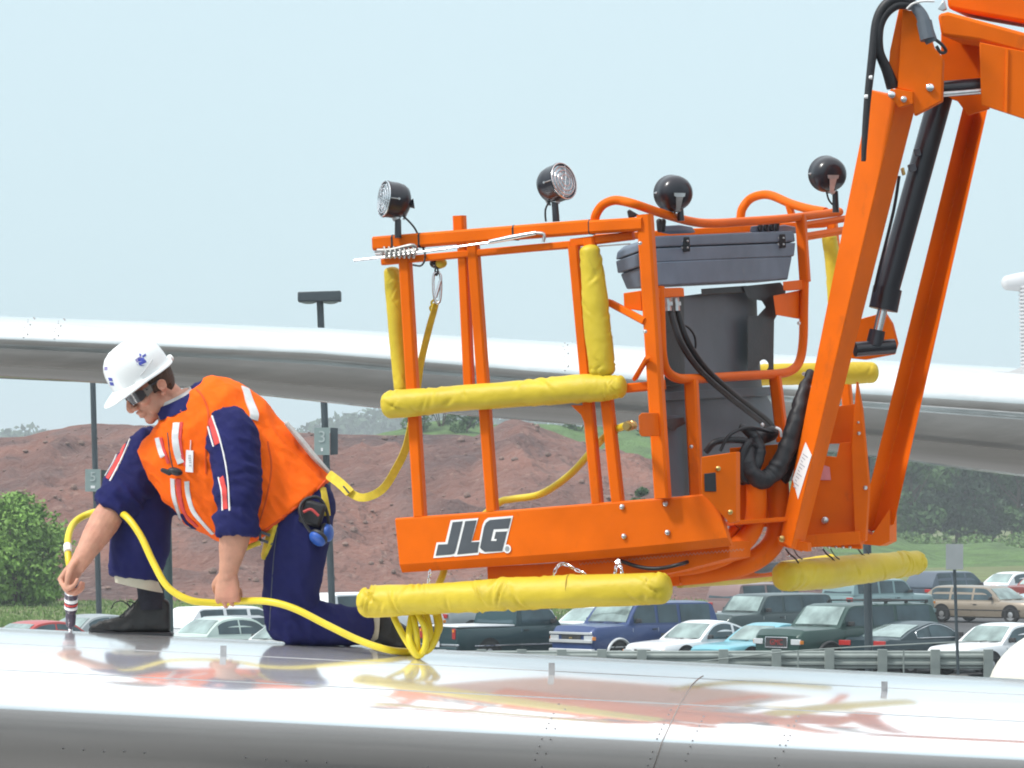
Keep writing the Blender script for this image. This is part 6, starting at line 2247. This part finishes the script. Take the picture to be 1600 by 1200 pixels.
car('white_van', 'white tall vehicle showing between the thigh of the man and the yellow pad', 'suv', pcol('white_paint', (0.74, 0.76, 0.78), 0.0), 490, 136, 48, 4.8, 1.9, 1.78, 'van')
# --- behind the front row
car('grey_minivan', 'grey minivan behind the pickup truck under the yellow pad', 'suv', pcol('mid_grey', (0.30, 0.33, 0.34), .5), 672, 140, 48, 4.8, 1.9, 1.72, 'minivan')
car('silver_car', 'silver car between the pickup truck and the two tone vehicle', 'sedan', pcol('silver_paint', (0.62, 0.67, 0.66), .4), 868, 134, 48, 4.6, 1.75, 1.42)
car('dark_utility', 'dark grey green utility vehicle behind the pale blue car', 'suv', pcol('slate_green', (0.030, 0.055, 0.058)), 1112, 135, A, 4.7, 1.85, 1.76, 'utility vehicle', trimcol=silver2)
car('mauve_utility', 'dusty mauve utility vehicle under the dark foot of the lift', 'suv', pcol('dusty_mauve', (0.23, 0.15, 0.145), .3), 1128, 155, 48, 4.6, 1.8, 1.72, 'utility vehicle')
car('teal_utility', 'light teal utility vehicle with roof bars right behind the dark pole', 'suv', pcol('grey_teal', (0.20, 0.30, 0.31), .4), 1308, 163, 48, 4.6, 1.8, 1.72, 'utility vehicle')
r_, part, X, G_ = car('tan_car', 'long tan car side on in the second row behind the thin sign post', 'wagon', pcol('tan_paint', (0.26, 0.215, 0.165), .3), 1634, 164, 132, 5.3, 1.9, 1.42, rw=.33, panes=((.36, .52), (.54, .72), (.74, .90)))
car('dark_wagon', 'dark blue wagon beyond the tan car, under the sign back', 'wagon', pcol('slate_blue', (0.075, 0.10, 0.135), .3), 1432, 184, 48, 4.8, 1.8, 1.66, 'car')
car('blue_sedan', 'pale blue sedan beyond the tan car near the right edge', 'sedan', pcol('ice_blue', (0.36, 0.46, 0.50), .3), 1606, 177, A, 4.7, 1.75, 1.44)
car('far_white_car', 'small white car at the far end of the lot near the right edge', 'sedan', pcol('white_paint', (0.74, 0.76, 0.78), 0.0), 1536, 196, 50, 4.6, 1.75, 1.42)
car('far_red_car', 'dark red car at the far end of the lot at the right edge', 'sedan', pcol('dark_red', (0.25, 0.05, 0.045), .2), 1590, 190, 48, 4.7, 1.75, 1.46)

# ================================================================== guard rail
M['galv'] = mat('galvanised', (0.26, 0.295, 0.28), 0.55, metal=0.35, var=0.15, vscale=2)
gd = 111.5
gr = thing('guard_rail', 'grey ribbed steel guard rail in front of the parked cars on the right', 'guard rail', P(1300, 1060, gd))
sec = [(0, .83), (.03, .80), (.03, .76), (.085, .71), (.085, .66), (.02, .61), (.02, .57), (.085, .52), (.085, .47), (.03, .42), (.03, .38), (0, .36)]
x0, x1 = P(640, 1030, gd).x, P(1548, 1030, gd).x
rings = []
for i in range(14):
    x = lerp(x0, x1, i / 13)
    rings.append([Vector((x, gd - y, z)) for y, z in sec] + [Vector((x, gd - y + .012, z)) for y, z in sec[::-1]])
MB().loft(rings).build('rail', M['galv'], gr, 25)
for k in range(15):
    px = 690 + k * 62.5 if k < 6 else 1130 + (k - 6) * 83.5 * .99
    if k in (6, 7, 8, 9, 10, 11) or k < 6:
        x = P(px, 1030, gd).x
        if x < x1:
            MB().box((x, gd - .13, .42), .25, .10, .90).box((x, gd + .10, .42), .16, .16, .84).build('post', M['galv'], gr, 30, .01)
for px in (1247, 1412):
    x = P(px, 1040, gd - .4).x
    MB().tube([(x, gd - .4, -.1), (x, gd - .4, .86)], .022, 8).build('stake', M['galv'], gr, 40)
MB().tube([(P(1090, 1040, gd).x, gd - .4, .56), (P(1247, 1040, gd).x, gd - .4, .84), (P(1412, 1040, gd).x, gd - .4, 1.0), (P(1540, 1040, gd).x, gd - .4, 1.10)], .018, 6, 4).build('cable', M['galv'], gr, 40)

# ================================================================== poles and signs
M['pole'] = mat('pole_paint', (0.035, 0.050, 0.060), 0.5, var=0.15, vscale=2)
M['pole_teal'] = mat('teal_pole_paint', (0.022, 0.055, 0.055), 0.5, var=0.15, vscale=2)
M['sign_green'] = mat('pale_sign', (0.24, 0.31, 0.30), 0.6, var=0.05, vscale=3)
M['faded'] = mat('faded_print', (0.42, 0.48, 0.47), 0.7)
M['sign_back'] = mat('sign_back', (0.36, 0.38, 0.39), 0.5, metal=0.4, var=0.08, vscale=2)
def pole(name, label, cat, a, b, d, wpx, m, group=None):
    top_, bot = P(*a, d), P(*b, d)
    t = (top_ - bot).normalized()
    base = bot - t * (bot.z / t.z)
    o = thing(name, label, cat, base, group)
    MB().tube([base, top_], wpx * pxm(d) / 2, 14).build('shaft', m, o, 40)
    MB().box(base + Vector((0, 0, .12)), .5, .5, .24).build('footing', M['apron'], o, 30, .02)
    return o, top_
def sign_plate(o, d, quad, m, txt, sub):
    q = [P(x, y, d) for x, y in quad]
    pl = MB().prism(q, (0, .03, 0)).build('sign_plate', m, o, 20)
    if txt:
        c = (q[0] + q[1]) / 2 * .64 + (q[2] + q[3]) / 2 * .36
        me = text_mesh(txt, abs(q[0].z - q[3].z) * .60, 'numeral', .008)
        me.materials.append(M['faded'])
        t_ = bpy.data.objects.new('numeral', me)
        COL.objects.link(t_)
        t_.matrix_world = Matrix.Translation(c + Vector((0, -.012, 0))) @ Matrix.Rotation(math.pi / 2, 4, 'X')
        bpy.context.view_layer.update()
        t_.parent = pl
        c2_ = (q[0] + q[1]) / 2 * .20 + (q[2] + q[3]) / 2 * .80
        if sub:
            MB().box(c2_ + Vector((0, -.008, 0)), sub, .01, .10).build('sign_mark', M['white'], pl, 0)
    return pl
o, t_ = pole('light_pole', 'slim dark pole carrying the pale numeral 5 sign, left of the man', 'light pole', (144, 560), (155, 965), 157, 9, M['pole'], 'dark poles of the car park')
sign_plate(o, 156.8, [(133, 733), (157, 733), (157, 768), (133, 768)], M['sign_green'], '5', .16)
sign_plate(o, 157.1, [(158, 734), (168, 735), (168, 767), (158, 768)], M['pole_teal'], '', 0)
o, t_ = pole('light_pole', 'tall dark pole with a flat twin lamp head rising above the far wing', 'light pole', (500, 470), (518, 925), 127, 11, M['pole'], 'dark poles of the car park')
d = 127
MB().prism([P(465, 456, d - .4), P(532, 454, d - .4), P(532, 470, d - .4), P(465, 471, d - .4)], (0, .8, 0)).build('lamp_head', M['pole'], o, 30, .03)
for px in (482, 516):
    MB().lathe([(0, .24), (.05, .22), (.08, .12), (.09, .01)], P(px, 470.5, d), (0, 0, -1), 18).build('lamp_glass', mat('lamp_cover', (.45, .52, .48), .3), o, 50)
sign_plate(o, d - .2, [(491, 668), (515, 668), (515, 711), (491, 711)], M['sign_green'], '3', .06)
sign_plate(o, d - .1, [(516, 668), (528, 669), (528, 710), (516, 711)], M['pole'], '', 0)
pole('post', 'thick dark teal post behind the front leg of the man', 'post', (258, 690), (264, 1000), 111, 15, M['pole_teal'], 'dark poles of the car park')
o, t_ = pole('light_pole', 'thick dark pole rising in front of the dark green vehicle with roof rack', 'light pole', (1351, 600), (1358, 1050), 112.6, 13, M['pole'], 'dark poles of the car park')
o, t_ = pole('sign_post', 'thin grey sign post showing the blank back of its sign, right side', 'sign', (1490, 849), (1497, 1050), 110.6, 5, M['pole'])
sign_plate(o, 110.5, [(1478, 850), (1505, 850), (1505, 890), (1478, 890)], M['sign_back'], '', 0)
# ================================================================== hazy air
hz = MB().box((0, 1700, 25.0), 5000, 4600, 52.0).build('haze', None, None, 0)
m = bpy.data.materials.new('haze_air')
m.use_nodes = True
t = m.node_tree
t.nodes.clear()
o_ = t.nodes.new('ShaderNodeOutputMaterial')
v_ = t.nodes.new('ShaderNodeVolumePrincipled')
v_.inputs['Color'].default_value = (0.88, 0.95, 1.0, 1)
v_.inputs['Density'].default_value = 0.00043
v_.inputs['Anisotropy'].default_value = 0.0
t.links.new(v_.outputs[0], o_.inputs['Volume'])
hz.data.materials.append(m)
struct(hz, 'stuff')
